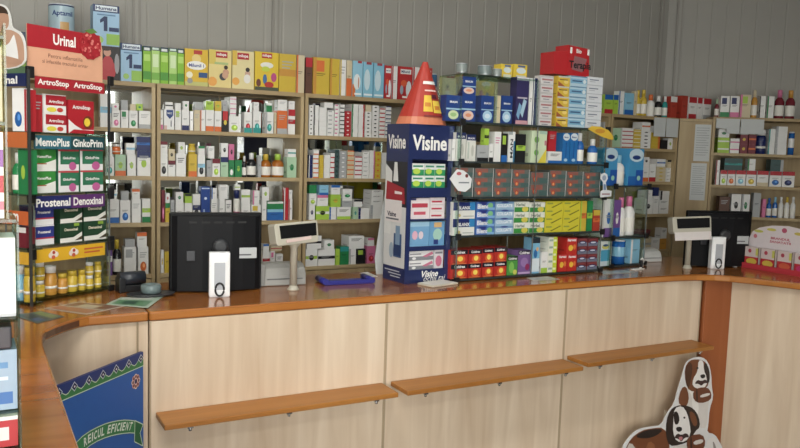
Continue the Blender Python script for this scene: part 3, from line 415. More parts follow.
ROWS = [
('U',1.912,0.03,'on top of the left bays','cartons along the top of the shelving',[
 (0.4514, 1.912, 0.1035, 0.1899, 'box', 'humana', '', 1),
 (0.5276, 1.912, 0.0392, 0.1845, 'box', 'greenbox', '', 1),
 (0.5698, 1.912, 0.0421, 0.1843, 'box', 'palegreenbox', '', 1),
 (0.6139, 1.912, 0.0421, 0.1852, 'box', 'greenbox', '', 1),
 (0.6571, 1.912, 0.0405, 0.186, 'box', 'palegreenbox', '', 1),
 (0.6963, 1.912, 0.0357, 0.1865, 'box', 'greenbox', '', 1),
 (0.7771, 1.912, 0.1218, 0.1915, 'box', 'milumil', '', 1),
 (0.9028, 1.912, 0.1232, 0.1974, 'box', 'cereal', '', 1),
 (1.0285, 1.912, 0.1213, 0.2032, 'box', 'cereal2', '', 1),
 (1.1602, 1.912, 0.1352, 0.2093, 'box', 'kids', '', 1),
 (1.2799, 1.912, 0.0992, 0.2088, 'box', 'y', 'M3 S0', 1),
 (1.3561, 1.912, 0.0481, 0.2098, 'box', 'e', 'Vo', 1),
 (1.4073, 1.912, 0.042, 0.2004, 'box', 'B', 'Tr', 1),
]),
('U',1.912,0.03,'on top of the middle bay','cartons along the top of the shelving',[
 (1.482, 1.912, 0.1013, 0.2066, 'box', 'y', 'Qo V3', 1),
 (1.5651, 1.912, 0.0597, 0.2074, 'box', 'y', 'V3', 1),
 (1.6164, 1.912, 0.0377, 0.206, 'box', 'w', 'S1 Vy', 1),
 (1.6556, 1.912, 0.0355, 0.2052, 'box', 'e', 'Ho', 1),
 (1.7087, 1.912, 0.0654, 0.2067, 'box', 'bluecereal', '', 1),
 (1.7773, 1.912, 0.0663, 0.2054, 'box', 'bluecereal2', '', 1),
 (1.8475, 1.912, 0.0686, 0.2041, 'box', 'bluecereal2', '', 1),
 (1.9088, 1.912, 0.0481, 0.1956, 'box', 'redmilk', '', 1),
 (1.9539, 1.912, 0.0364, 0.1962, 'box', 'w', 'Vr', 1),
 (2.0256, 1.912, 0.0986, 0.1983, 'box', 'redmilk', '', 1),
 (2.1014, 1.912, 0.0445, 0.2018, 'box', 'w', 'Vr', 1),
 (2.1703, 1.912, 0.0846, 0.2035, 'box', 'redmilk', '', 1),
]),
('U',1.681,0.03,'upper shelf of the left bay','products in the left bay',[
 (0.3295, 1.681, 0.0545, 0.1684, 'box', 'w', 'Mc', 1),
 (0.3752, 1.7684, 0.0333, 0.0345, 'box', 'w', 'Dp', 1),
 (0.3785, 1.681, 0.04, 0.0874, 'box', 'w', 'Pp Sk', 1),
 (0.4183, 1.7705, 0.0336, 0.0497, 'box', 's', '', 1),
 (0.4192, 1.681, 0.0375, 0.0895, 'box', 'w', 'Qg', 1),
 (0.4593, 1.7701, 0.0291, 0.0324, 'box', 'e', '', 1),
 (0.4612, 1.681, 0.0427, 0.0891, 'box', 'w', 'Pg S1', 1),
 (0.4917, 1.7715, 0.0328, 0.0338, 'box', 'l', 'Dg', 1),
 (0.5168, 1.681, 0.0585, 0.0905, 'box', 'w', 'S1 B1', 1),
]),
('U',1.44,0.03,'second shelf of the left bay','products in the left bay',[
 (0.3436, 1.5359, 0.0285, 0.0523, 'box', 'w', 'Dr', 1),
 (0.3469, 1.44, 0.0447, 0.0959, 'box', 'w', 'Pt', 1),
 (0.3822, 1.5472, 0.0431, 0.0522, 'jar', 'o', 'w', 1),
 (0.3985, 1.44, 0.0529, 0.1072, 'box', 'G', 'Bo Dl', 1),
 (0.4469, 1.5485, 0.0438, 0.0579, 'box', 'w', 'Mc', 1),
 (0.4518, 1.44, 0.0439, 0.1085, 'box', 'w', 'Dl', 1),
 (0.5107, 1.5678, 0.0691, 0.0722, 'box', 'n', 'Mb', 1),
 (0.5123, 1.44, 0.0674, 0.1278, 'box', 'w', 'Tn Dl S1', 1),
]),
('U',1.201,0.03,'third shelf of the left bay','products in the left bay',[
 (0.3595, 1.3201, 0.0431, 0.048, 'box', 'w', 'Mc', 1),
 (0.3628, 1.201, 0.0595, 0.1191, 'box', 'w', 'Bb', 1),
 (0.4198, 1.3158, 0.0389, 0.0473, 'box', 's', '', 1),
 (0.4212, 1.201, 0.0516, 0.1148, 'box', 'w', 'Pb', 1),
 (0.4736, 1.3212, 0.0394, 0.0522, 'box', 'w', 'To', 1),
 (0.4751, 1.201, 0.0463, 0.1202, 'box', 'w', 'S1', 1),
 (0.5246, 1.201, 0.0428, 0.1232, 'box', 'w', 'Ml Bg', 1),
]),
('U',0.933,0.03,'lowest shelf of the left bay','products in the left bay',[
 (0.3456, 0.933, 0.0269, 0.1665, 'box', 'v', 'Mw', 1),
 (0.3838, 0.933, 0.0456, 0.1807, 'bot', 'k', 'y', 1),
 (0.4439, 1.0758, 0.0492, 0.0413, 'box', 's', '', 1),
 (0.4449, 0.933, 0.061, 0.1428, 'box', 'w', 'S0 Qs', 1),
 (0.5033, 1.0737, 0.0499, 0.0763, 'box', 'w', 'To', 1),
 (0.5098, 0.933, 0.053, 0.1407, 'box', 'w', 'Po S1', 1),
]),
('U',1.681,0.03,'upper shelf of the second bay','cartons in the second bay',[
 (0.6005, 1.681, 0.0161, 0.1014, 'box', 'w', 'Bp', 1),
 (0.6378, 1.7869, 0.0405, 0.0357, 'box', 'w', 'Mk', 1),
 (0.6379, 1.681, 0.0547, 0.1059, 'box', 'blueshield', '', 1),
 (0.6836, 1.7878, 0.0307, 0.0323, 'box', 'w', '', 1),
 (0.6847, 1.681, 0.0328, 0.1068, 'box', 'w', 'Ql S1', 1),
 (0.7223, 1.681, 0.0383, 0.1072, 'box', 'w', 'Bn', 1),
 (0.7248, 1.7882, 0.031, 0.0445, 'box', 'w', 'Dg', 1),
 (0.754, 1.681, 0.0188, 0.1016, 'box', 'W', '', 1),
 (0.7822, 1.681, 0.0315, 0.1082, 'box', 'e', 'S0', 1),
 (0.7926, 1.7908, 0.042, 0.0406, 'box', 's', '', 1),
 (0.8127, 1.681, 0.0275, 0.1098, 'box', 'w', 'Vo', 1),
 (0.8486, 1.7927, 0.0426, 0.047, 'box', 'l', 'Sk', 1),
 (0.8499, 1.681, 0.0448, 0.1117, 'box', 'w', 'Bo', 1),
 (0.8936, 1.7897, 0.0366, 0.0526, 'box', 'y', 'Dl', 1),
 (0.8938, 1.681, 0.0388, 0.1087, 'box', 'w', 'Bo', 1),
 (0.9308, 1.7917, 0.0271, 0.058, 'box', 's', '', 1),
 (0.9333, 1.681, 0.0358, 0.1107, 'box', 'redblack', '', 1),
 (0.9759, 1.7677, 0.0351, 0.1023, 'stk', 'w', 'Mp', 4),
 (0.9838, 1.681, 0.0605, 0.0867, 'box', 'w', 'Pl', 1),
 (1.0585, 1.681, 0.0447, 0.1117, 'box', 'w', 'Pr Bt', 1),
 (1.1041, 1.7991, 0.0316, 0.0498, 'box', 'w', 'S0', 1),
 (1.1096, 1.681, 0.0464, 0.1181, 'box', 'w', 'Pt Bt', 1),
 (1.177, 1.7989, 0.0344, 0.0487, 'box', 'g', 'Tw', 1),
 (1.1803, 1.681, 0.0471, 0.1179, 'box', 'w', 'Pt V7', 1),
 (1.2138, 1.681, 0.015, 0.1163, 'box', 'e', '', 1),
 (1.2539, 1.681, 0.0607, 0.1292, 'box', 'o', 'S1 B1', 1),
 (1.2539, 1.8102, 0.0548, 0.0598, 'box', 'w', 'S0', 1),
 (1.3079, 1.8197, 0.0366, 0.0462, 'box', 'w', 'S0', 1),
 (1.309, 1.681, 0.0426, 0.1387, 'box', 'w', 'Tr Mr', 1),
]),
('U',1.44,0.03,'second shelf of the second bay','products in the second bay',[
 (0.6127, 1.44, 0.0395, 0.115, 'box', 'w', 'Pk', 1),
 (0.6127, 1.555, 0.0375, 0.0648, 'box', 'w', 'Tm', 1),
 (0.6524, 1.5228, 0.0337, 0.059, 'box', 'e', 'Dk', 1),
 (0.653, 1.44, 0.0389, 0.0828, 'box', 'w', 'Tm Sk', 1),
 (0.7003, 1.44, 0.0517, 0.1192, 'box', 'w', 'Sk', 1),
 (0.7027, 1.5592, 0.0362, 0.0604, 'box', 'w', 'Dl', 1),
 (0.7605, 1.5587, 0.0419, 0.0544, 'jar', 'y', 'y', 1),
 (0.7613, 1.44, 0.0451, 0.1187, 'box', 'y', 'Bo', 1),
 (0.8072, 1.44, 0.0403, 0.1145, 'box', 'w', 'Pk Mc', 1),
 (0.808, 1.5545, 0.0339, 0.0474, 'box', 'w', 'Tg', 1),
 (0.8499, 1.44, 0.0279, 0.0891, 'box', 's', '', 1),
 (0.8592, 1.5373, 0.0343, 0.0662, 'box', 'w', 'S0', 1),
 (0.8865, 1.44, 0.0432, 0.0973, 'box', 'w', 'Tm Pl', 1),
 (0.9311, 1.5468, 0.0382, 0.0748, 'box', 'w', 'Dk', 1),
 (0.9315, 1.44, 0.0426, 0.1068, 'box', 'G', 'Tn', 1),
 (0.9695, 1.5316, 0.0297, 0.0859, 'box', 'p', 'Dk', 1),
 (0.9705, 1.44, 0.0309, 0.0916, 'box', 'g', 'Pw', 1),
 (1.0087, 1.44, 0.0389, 0.0924, 'box', 'g', 'Dl', 1),
 (1.0443, 1.44, 0.028, 0.1148, 'bot', 'k', 'w', 1),
 (1.0887, 1.44, 0.0543, 0.1322, 'bot', 'k', 'w', 1),
 (1.1279, 1.44, 0.0194, 0.1201, 'box', 's', '', 1),
 (1.1721, 1.44, 0.0623, 0.1288, 'bot', 'a', 'y', 1),
 (1.2437, 1.44, 0.0738, 0.1306, 'bot', 'a', 'l', 1),
 (1.3147, 1.5556, 0.05, 0.0446, 'box', 'w', 'Mt', 1),
 (1.3152, 1.44, 0.0571, 0.1156, 'box', 'G', 'Dg', 1),
]),
('U',1.201,0.03,'third shelf of the second bay','products in the second bay',[
 (0.6097, 1.201, 0.0183, 0.1677, 'box', 'm', 'Pp', 1),
 (0.6323, 1.201, 0.0246, 0.0999, 'box', 'y', 'Tg', 1),
 (0.6327, 1.3009, 0.0235, 0.0522, 'box', 'w', 'Dr', 1),
 (0.6574, 1.201, 0.0216, 0.1155, 'box', 's', '', 1),
 (0.6936, 1.3006, 0.0405, 0.0578, 'box', 'w', 'Dg', 1),
 (0.6947, 1.201, 0.0447, 0.0996, 'box', 'w', 'Bg', 1),
 (0.7396, 1.201, 0.041, 0.0993, 'box', 'w', 'Pg', 1),
 (0.74, 1.3003, 0.0378, 0.0497, 'box', 'l', 'Tk', 1),
 (0.7828, 1.201, 0.0414, 0.1469, 'box', 'w', 'Mn Pk', 1),
 (0.8309, 1.201, 0.0498, 0.1874, 'box', 'bluetall', '', 1),
 (0.8775, 1.3211, 0.0303, 0.059, 'box', 'w', 'Vb', 1),
 (0.8783, 1.201, 0.0358, 0.1201, 'box', 'w', 'S0', 1),
 (0.9175, 1.201, 0.0383, 0.1199, 'box', 'w', 'Vs', 1),
 (0.927, 1.3209, 0.0471, 0.0777, 'box', 'w', 'S1', 1),
 (0.956, 1.201, 0.0342, 0.1144, 'box', 'w', 'Sk', 1),
 (1.0048, 1.3697, 0.0335, 0.0303, 'box', 'w', 'Ml', 1),
 (1.0051, 1.201, 0.0379, 0.1687, 'tube', 'p', 'n', 1),
 (1.0516, 1.2986, 0.0507, 0.0734, 'box', 'w', 'Ml', 1),
 (1.0532, 1.201, 0.0508, 0.0976, 'box', 'w', 'Pl', 1),
 (1.1106, 1.2894, 0.04, 0.0783, 'box', 'w', 'Vp', 1),
 (1.1107, 1.201, 0.0549, 0.0884, 'box', 'w', 'Qy', 1),
 (1.1576, 1.201, 0.0277, 0.1104, 'box', 'w', '', 1),
 (1.1645, 1.3114, 0.0405, 0.0754, 'box', 'w', 'Dl', 1),
 (1.2224, 1.263, 0.095, 0.0425, 'box', 'g', 'Tw', 1),
 (1.2228, 1.201, 0.095, 0.062, 'box', 'b', 'Tc', 1),
 (1.2864, 1.201, 0.0273, 0.1829, 'box', 'r', 'Vw', 1),
 (1.3118, 1.3198, 0.0197, 0.0507, 'box', 'w', 'S0', 1),
 (1.3129, 1.201, 0.0209, 0.1188, 'box', 'w', 'Vr', 1),
]),
('U',0.933,0.03,'lowest shelf of the second bay','products in the second bay',[
 (0.6059, 0.933, 0.0174, 0.1217, 'box', 'w', 'Dy', 1),
 (0.6321, 0.933, 0.0309, 0.1102, 'box', 'y', '', 1),
 (1.1721, 1.0237, 0.035, 0.0451, 'box', 'w', 'Tb', 1),
 (1.1742, 0.933, 0.0432, 0.0907, 'box', 'w', 'Mr Bb', 1),
 (1.2116, 0.933, 0.0271, 0.095, 'box', 'w', 'Qp', 1),
 (1.2327, 1.028, 0.0674, 0.0276, 'box', 'e', 'Mr', 1),
 (1.252, 0.933, 0.0416, 0.0765, 'box', 'w', 'Sk', 1),
]),
('U',1.681,0.02,'upper shelf of the middle bay','flat white packs stacked in the middle bay',[
 (1.422, 1.681, 0.0266, 0.1688, 'stk', 'w', 'Dk', 7),
 (1.4523, 1.681, 0.0292, 0.1693, 'stk', 'w', 'Vk', 6),
 (1.4941, 1.681, 0.0467, 0.1592, 'stk', 'w', '', 6),
 (1.5275, 1.8402, 0.0557, 0.0298, 'box', 'w', '', 1),
 (1.5419, 1.681, 0.041, 0.1448, 'stk', 'w', 'Qs', 6),
 (1.5795, 1.681, 0.03, 0.1808, 'stk', 'w', 'Qp', 8),
 (1.6127, 1.681, 0.029, 0.1883, 'stk', 'w', 'Tk', 8),
 (1.65, 1.681, 0.0394, 0.1458, 'stk', 'r', 'Dw', 6),
 (1.6935, 1.681, 0.041, 0.189, 'stk', 'w', 'Vg', 8),
 (1.736, 1.681, 0.0388, 0.189, 'stk', 'w', 'Wr', 8),
 (1.78, 1.8323, 0.0366, 0.0377, 'box', 'e', '', 1),
 (1.7809, 1.681, 0.0418, 0.1513, 'stk', 'w', 'Dk', 7),
 (1.8277, 1.681, 0.0448, 0.1886, 'stk', 'w', 'Dk', 8),
 (1.873, 1.681, 0.0373, 0.1735, 'stk', 'w', 'Tr', 7),
 (1.9129, 1.681, 0.0376, 0.189, 'stk', 'w', 'Tn', 8),
]),
('U',1.44,0.02,'second shelf of the middle bay','flat packs stacked in the middle bay',[
 (1.4242, 1.44, 0.0243, 0.1296, 'stk', 'n', 'Vw', 5),
 (1.4562, 1.44, 0.0355, 0.1587, 'stk', 'w', 'Bo', 6),
 (1.4904, 1.44, 0.0272, 0.1312, 'stk', 'y', '', 5),
 (1.5251, 1.44, 0.0373, 0.1321, 'stk', 'w', '', 5),
 (1.5587, 1.44, 0.0276, 0.1443, 'stk', 'w', 'Br', 5),
 (1.5873, 1.44, 0.0252, 0.1657, 'stk', 'T', 'Dk', 6),
 (1.626, 1.44, 0.047, 0.1576, 'stk', 's', 'Dw', 6),
 (1.6745, 1.44, 0.0449, 0.1623, 'stk', 'e', 'To', 6),
 (1.7248, 1.44, 0.0467, 0.1288, 'stk', 'w', 'Tr', 5),
 (1.772, 1.44, 0.0433, 0.1544, 'stk', 'w', 'Sk', 6),
 (1.8139, 1.44, 0.0357, 0.1661, 'stk', 'w', 'Wp', 6),
 (1.8539, 1.44, 0.0387, 0.1613, 'stk', 'y', 'Do', 5),
 (1.8982, 1.44, 0.0444, 0.1553, 'stk', 'w', '', 6),
]),
('U',1.201,0.02,'third shelf of the middle bay','packs in the middle bay',[
 (1.4387, 1.201, 0.0368, 0.0848, 'box', 'w', 'Dn', 1),
 (1.4413, 1.3521, 0.0454, 0.0479, 'box', 'g', '', 1),
 (1.4422, 1.2858, 0.0454, 0.0662, 'box', 'w', 'Pl', 1),
 (1.5029, 1.2796, 0.0684, 0.0633, 'box', 'w', 'Tp', 1),
 (1.5044, 1.201, 0.0822, 0.0786, 'box', 'l', 'Mw Dk', 1),
 (1.5096, 1.3429, 0.0585, 0.0571, 'box', 'c', 'Bb', 1),
 (1.5689, 1.201, 0.0417, 0.0723, 'stk', 'w', 'Vb', 4),
 (1.5831, 1.3463, 0.0582, 0.0537, 'box', 'w', 'Tb', 1),
 (1.5845, 1.2733, 0.0646, 0.073, 'box', 'l', 'Dy', 1),
 (1.639, 1.201, 0.0885, 0.0718, 'box', 'w', 'Bl Sk', 1),
 (1.6581, 1.2728, 0.0643, 0.0502, 'box', 's', 'Tw', 1),
 (1.6586, 1.323, 0.0617, 0.0549, 'box', 'w', 'Pg', 1),
 (1.7138, 1.201, 0.0326, 0.0712, 'box', 'G', 'Dt', 1),
 (1.7295, 1.2722, 0.0575, 0.0435, 'box', 'w', 'Tk', 1),
 (1.769, 1.201, 0.0725, 0.0648, 'stk', 'w', 'Vn', 3),
 (1.8525, 1.201, 0.0871, 0.0821, 'stk', 'w', 'Vs', 3),
 (1.8543, 1.2831, 0.0804, 0.0895, 'stk', 'w', 'Sk', 3),
]),
('U',0.933,0.02,'lowest shelf of the middle bay','packs in the middle bay',[
 (1.441, 0.933, 0.0741, 0.0998, 'box', 'w', 'Ml Dk', 1),
 (1.4563, 1.0328, 0.0916, 0.0747, 'box', 'w', 'Mk', 1),
 (1.5353, 0.933, 0.1072, 0.0942, 'box', 'w', 'Mk', 1),
 (1.5502, 1.0272, 0.0632, 0.0544, 'box', 'w', 'Dg', 1),
 (1.6054, 0.933, 0.0282, 0.0941, 'box', 'l', '', 1),
 (1.649, 0.933, 0.0568, 0.1068, 'box', 'g', 'Tt', 1),
 (1.703, 0.933, 0.0431, 0.092, 'box', 'w', 'Vs', 1),
 (1.7257, 1.025, 0.101, 0.0754, 'box', 'w', 'Sk', 1),
 (1.7589, 0.933, 0.0555, 0.0889, 'box', 'k', 'Ql', 1),
 (1.821, 1.0377, 0.0442, 0.0482, 'box', 'w', 'Tp', 1),
 (1.8251, 0.933, 0.0563, 0.1047, 'box', 'p', 'Pr', 1),
]),
('U',1.912,0.03,'on top of the back right bays','bottles and cartons along the top of the shelving',[
 (3.6614, 1.912, 0.0785, 0.1325, 'box', 'l', 'Tb Br', 1),
 (3.7283, 1.912, 0.0473, 0.1352, 'box', 'l', 'Tb', 1),
 (3.7796, 1.912, 0.0496, 0.1648, 'box', 'w', 'Vb', 1),
 (3.8562, 1.912, 0.087, 0.1555, 'box', 'c', 'Bb', 1),
 (3.9178, 1.912, 0.0293, 0.1735, 'box', 'e', '', 1),
 (3.9607, 1.912, 0.0453, 0.1846, 'bot', 'y', 'y', 1),
 (4.0191, 1.912, 0.0556, 0.1912, 'bot', 'y', 'y', 1),
 (4.0968, 1.912, 0.0645, 0.1604, 'bot', 'w', 'o', 1),
 (4.1724, 1.912, 0.0571, 0.1563, 'bot', 'k', 'w', 1),
 (4.2331, 1.912, 0.0433, 0.1571, 'bot', 't', 'w', 1),
 (4.3039, 1.912, 0.0688, 0.1584, 'box', 'R', 'Tw', 1),
 (4.4176, 1.912, 0.0659, 0.171, 'box', 'R', '', 1),
 (4.506, 1.912, 0.0841, 0.166, 'box', 'w', 'Tr Br', 1),
 (4.5834, 1.912, 0.0524, 0.1661, 'box', 'w', 'Tr', 1),
 (4.6654, 1.912, 0.0841, 0.1634, 'box', 'w', 'Tr Bs', 1),
]),
('U',1.681,0.03,'upper shelf of the back right bay','packs in the back right bay',[
 (3.6316, 1.681, 0.0168, 0.173, 'box', 's', '', 1),
 (3.7457, 1.681, 0.0914, 0.1348, 'box', 'G', 'Dg', 1),
 (3.8593, 1.681, 0.1088, 0.1395, 'stk', 'w', 'Br', 5),
 (3.9537, 1.681, 0.0711, 0.1333, 'stk', 'y', 'Mw', 5),
 (4.0371, 1.8091, 0.0841, 0.0609, 'box', 'w', 'Mo', 1),
 (4.0418, 1.681, 0.0962, 0.1281, 'stk', 'w', 'Dk', 5),
 (4.1395, 1.681, 0.0897, 0.1174, 'stk', 'y', 'Wo', 5),
 (4.1414, 1.7984, 0.0815, 0.048, 'box', 'w', 'Dp', 1),
 (4.2313, 1.681, 0.0683, 0.0667, 'box', 'k', '', 1),
 (4.2936, 1.681, 0.0488, 0.0813, 'box', 'w', 'Dl', 1),
]),
('U',1.44,0.03,'second shelf of the back right bay','packs in the back right bay',[
 (4.0597, 1.44, 0.0626, 0.1203, 'box', 'w', 'Bo', 1),
 (4.0602, 1.5603, 0.0605, 0.0582, 'box', 'w', 'Dk', 1),
 (4.1283, 1.44, 0.0674, 0.1318, 'box', 'w', 'Br', 1),
 (4.2122, 1.5513, 0.0869, 0.0559, 'box', 'w', 'Mb', 1),
 (4.2158, 1.44, 0.0974, 0.1113, 'stk', 'e', 'Dy', 4),
 (4.2936, 1.44, 0.0488, 0.1027, 'stk', 'w', 'Sk', 4),
 (4.2975, 1.5427, 0.041, 0.0594, 'box', 'e', 'Tk', 1),
]),
('U',1.201,0.03,'third shelf of the back right bay','packs in the back right bay',[
 (4.1063, 1.3144, 0.0715, 0.0633, 'box', 'w', 'Vs', 1),
 (4.1081, 1.201, 0.0899, 0.1134, 'box', 'w', 'Dk', 1),
 (4.1814, 1.3335, 0.0517, 0.0637, 'box', 'n', '', 1),
 (4.1842, 1.201, 0.0559, 0.1325, 'box', 'w', 'S1', 1),
 (4.2678, 1.201, 0.1004, 0.1024, 'stk', 'w', 'Sk', 2),
 (4.2715, 1.3034, 0.093, 0.0674, 'stk', 'w', 'Vk', 2),
]),
('U',0.933,0.03,'lowest shelf of the back right bay','packs in the back right bay',[
 (4.1129, 0.933, 0.0925, 0.0892, 'box', 'e', 'Ms', 1),
 (4.2059, 0.933, 0.0856, 0.0867, 'box', 'w', 'S1', 1),
 (4.2854, 0.933, 0.0651, 0.0808, 'box', 'O', '', 1),
 (4.2889, 1.0138, 0.0581, 0.0787, 'box', 'w', 'Sk', 1),
]),
('R',1.93,0.03,'on top of the far right bay','bottles and cartons on top of the far right bay',[
 (0.2725, 1.93, 0.0342, 0.1314, 'bot', 'm', 'G', 1),
 (0.3259, 1.93, 0.0654, 0.1546, 'box', 'w', 'Qn Bg', 1),
 (0.3955, 1.93, 0.0652, 0.1563, 'box', 'w', 'Qn Bp', 1),
 (0.4709, 1.93, 0.0777, 0.1683, 'box', 'e', 'Ql Vp', 1),
 (0.5389, 1.93, 0.0465, 0.2062, 'bot', 'O', 'e', 1),
 (0.5899, 1.93, 0.0464, 0.161, 'box', 'w', 'Vk', 1),
 (0.6477, 1.93, 0.0492, 0.161, 'box', 'w', 'Vg', 1),
 (0.7195, 1.93, 0.07, 0.2105, 'bot', 'm', 'p', 1),
 (0.7966, 1.93, 0.0698, 0.2094, 'bot', 'm', 'O', 1),
]),
('R',1.667,0.03,'upper shelf of the far right bay','packs in the far right bay',[
 (0.3326, 1.7813, 0.0785, 0.0617, 'box', 'w', 'Dg', 1),
 (0.3347, 1.667, 0.0842, 0.1143, 'stk', 'l', 'Mw', 2),
 (0.4149, 1.667, 0.0669, 0.1093, 'stk', 'w', 'Mp', 2),
 (0.4801, 1.667, 0.0568, 0.1392, 'stk', 'm', 'Dy', 2),
 (0.4817, 1.8062, 0.0497, 0.0558, 'box', 'w', 'Mp', 1),
 (0.5376, 1.667, 0.0524, 0.1423, 'stk', 'm', 'Mo', 2),
 (0.6084, 1.667, 0.0805, 0.181, 'jar', 'n', 'w', 1),
 (0.6747, 1.667, 0.0465, 0.1859, 'stk', 'w', 'Vt', 4),
 (0.7409, 1.667, 0.0815, 0.2067, 'stk', 'w', 'Vs', 5),
 (0.8196, 1.667, 0.0449, 0.1726, 'can', 'b', 'w', 1),
]),
('R',1.43,0.03,'second shelf of the far right bay','white and red cartons in the far right bay',[
 (0.3071, 1.43, 0.0272, 0.1833, 'box', 'w', 'Vr', 1),
 (0.352, 1.43, 0.0487, 0.1092, 'box', 'w', 'Tr Pl', 1),
 (0.4079, 1.43, 0.0572, 0.1111, 'box', 'w', 'Tr Po', 1),
 (0.4161, 1.5419, 0.1285, 0.0881, 'box', 'T', 'Mt', 1),
 (0.4751, 1.43, 0.0713, 0.1119, 'box', 'w', 'Tr Pc', 1),
 (0.5447, 1.5431, 0.0568, 0.0869, 'box', 'w', 'Vg', 1),
 (0.55, 1.43, 0.0725, 0.1131, 'box', 'w', 'Tr Py', 1),
 (0.6311, 1.43, 0.0808, 0.1144, 'box', 'w', 'Tr Be', 1),
 (0.7226, 1.43, 0.0848, 0.1131, 'box', 'w', 'Tr Pb', 1),
 (0.7256, 1.5431, 0.0918, 0.0869, 'box', 'T', 'Ws', 1),
 (0.8124, 1.43, 0.0887, 0.1148, 'box', 'w', 'Tr Pn', 1),
]),
('R',1.2,0.03,'third shelf of the far right bay','bottles and boxes in the far right bay',[
 (0.3717, 1.2, 0.0761, 0.1432, 'box', 'B', 'S0', 1),
 (0.4551, 1.2, 0.0716, 0.1657, 'box', 'w', 'Dk', 1),
 (0.5239, 1.2, 0.0571, 0.1654, 'box', 'w', 'Vs Dg', 1),
 (0.6035, 1.2, 0.0541, 0.1788, 'box', 's', '', 1),
 (0.6565, 1.2, 0.0284, 0.1362, 'box', 'p', '', 1),
 (0.6967, 1.2, 0.0383, 0.1452, 'bot', 'b', 'b', 1),
 (0.7391, 1.2, 0.0383, 0.1542, 'bot', 'b', 'c', 1),
 (0.7816, 1.2, 0.0382, 0.1559, 'bot', 'w', 'w', 1),
 (0.8241, 1.2, 0.0381, 0.1575, 'bot', 'w', 'y', 1),
 (0.8672, 1.2, 0.0395, 0.1591, 'bot', 'w', 'w', 1),
]),
('G',1.757,0.02,'top shelf of the large glass rack','blue cartons on the top glass shelf',[
 (-0.036, 1.757, 0.0829, 0.119, 'box', 'blueround', '', 1),
 (0.047, 1.8813, 0.0825, 0.0847, 'box', 'blueroundo', '', 1),
 (0.0491, 1.757, 0.0826, 0.1243, 'box', 'blueroundo', '', 1),
 (0.1599, 1.757, 0.0757, 0.1283, 'box', 'blueroundc', '', 1),
 (0.2201, 1.757, 0.0373, 0.133, 'box', 'e', '', 1),
 (0.276, 1.757, 0.0696, 0.1354, 'box', 'blueroundc', '', 1),
 (0.3699, 1.757, 0.0787, 0.2308, 'box', 'purpletall', '', 1),
 (0.4234, 1.757, 0.0228, 0.2299, 'box', 'w', '', 1),
 (0.4502, 1.757, 0.0255, 0.2318, 'box', 'n', 'Vw', 1),
 (0.5235, 1.757, 0.0833, 0.2498, 'stk', 'redline', '', 6),
 (0.6326, 1.757, 0.079, 0.2549, 'stk', 'yellowbook', '', 5),
 (0.7326, 1.757, 0.1153, 0.2623, 'stk', 'skybox', '', 5),
 (0.8485, 1.757, 0.1102, 0.2658, 'stk', 'whitebox', '', 6),
]),
('G',1.572,0.02,'second shelf of the large glass rack','tall packs on the second glass shelf',[
 (-0.0283, 1.572, 0.0248, 0.1018, 'box', 'w', 'Vs', 1),
 (0.0142, 1.572, 0.0571, 0.134, 'box', 'navytop', '', 1),
 (0.0732, 1.572, 0.0557, 0.1268, 'box', 'navytop', '', 1),
 (0.1437, 1.572, 0.0687, 0.0792, 'box', 's', 'Bk', 1),
 (0.1629, 1.6512, 0.0285, 0.0794, 'box', 'l', 'Mk', 1),
 (0.1934, 1.572, 0.0264, 0.0883, 'box', 'w', 'Bk', 1),
 (0.2305, 1.572, 0.0412, 0.146, 'box', 'w', 'Sp', 1),
 (0.2728, 1.572, 0.038, 0.139, 'box', 'k', 'Bb Ql', 1),
 (0.3163, 1.572, 0.0421, 0.1493, 'box', 'whitewords', '', 1),
 (0.3742, 1.572, 0.0604, 0.1398, 'box', 'k', 'Ml', 1),
 (0.4889, 1.572, 0.1012, 0.1609, 'box', 'leafbox', '', 1),
 (0.5766, 1.6325, 0.0504, 0.1025, 'box', 'r', 'S1', 1),
 (0.5983, 1.572, 0.0922, 0.0605, 'box', 'w', 'Bb Sk', 1),
 (0.6697, 1.572, 0.0489, 0.1568, 'box', 'bluetube', '', 1),
 (0.7231, 1.572, 0.0523, 0.1588, 'box', 'bluetube', '', 1),
 (0.7835, 1.572, 0.0489, 0.1611, 'bot', 'b', 'w', 1),
 (0.8804, 1.572, 0.0573, 0.1325, 'bot', 'b', 'w', 1),
]),
('G',1.404,0.02,'third shelf of the large glass rack','grey and red flat cartons on the third glass shelf',[
 (0.0386, 1.404, 0.1108, 0.1389, 'stk', 'F', '', 3),
 (0.156, 1.404, 0.1144, 0.1378, 'stk', 'F', '', 3),
 (0.2722, 1.404, 0.1083, 0.1366, 'stk', 'F', '', 3),
 (0.3847, 1.404, 0.1065, 0.1343, 'stk', 'F', '', 3),
 (0.5023, 1.404, 0.1177, 0.123, 'stk', 'F', '', 2),
 (0.6235, 1.404, 0.1119, 0.1326, 'stk', 'F', '', 3),
 (0.7414, 1.404, 0.1153, 0.129, 'stk', 'F', '', 3),
 (0.8629, 1.404, 0.1189, 0.1253, 'stk', 'F', '', 3),
]),
('G',1.22,0.02,'fourth shelf of the large glass rack','toothpaste cartons on the fourth glass shelf',[
 (0.0495, 1.22, 0.1279, 0.1593, 'stk', 'A', '', 2),
 (0.1757, 1.22, 0.1131, 0.16, 'stk', 'H', '', 4),
 (0.2918, 1.22, 0.1143, 0.16, 'stk', 'I', '', 4),
 (0.3994, 1.22, 0.0958, 0.1587, 'stk', 'J', '', 3),
 (0.5004, 1.22, 0.101, 0.156, 'stk', 'J', '', 3),
 (0.612, 1.22, 0.1175, 0.16, 'stk', 'L', '', 4),
 (0.7318, 1.22, 0.1169, 0.16, 'stk', 'L', '', 4),
 (0.8153, 1.22, 0.0455, 0.16, 'box', 'y', 'Mo Vl', 1),
 (0.8614, 1.22, 0.0403, 0.16, 'box', 'g', 'Ml', 1),
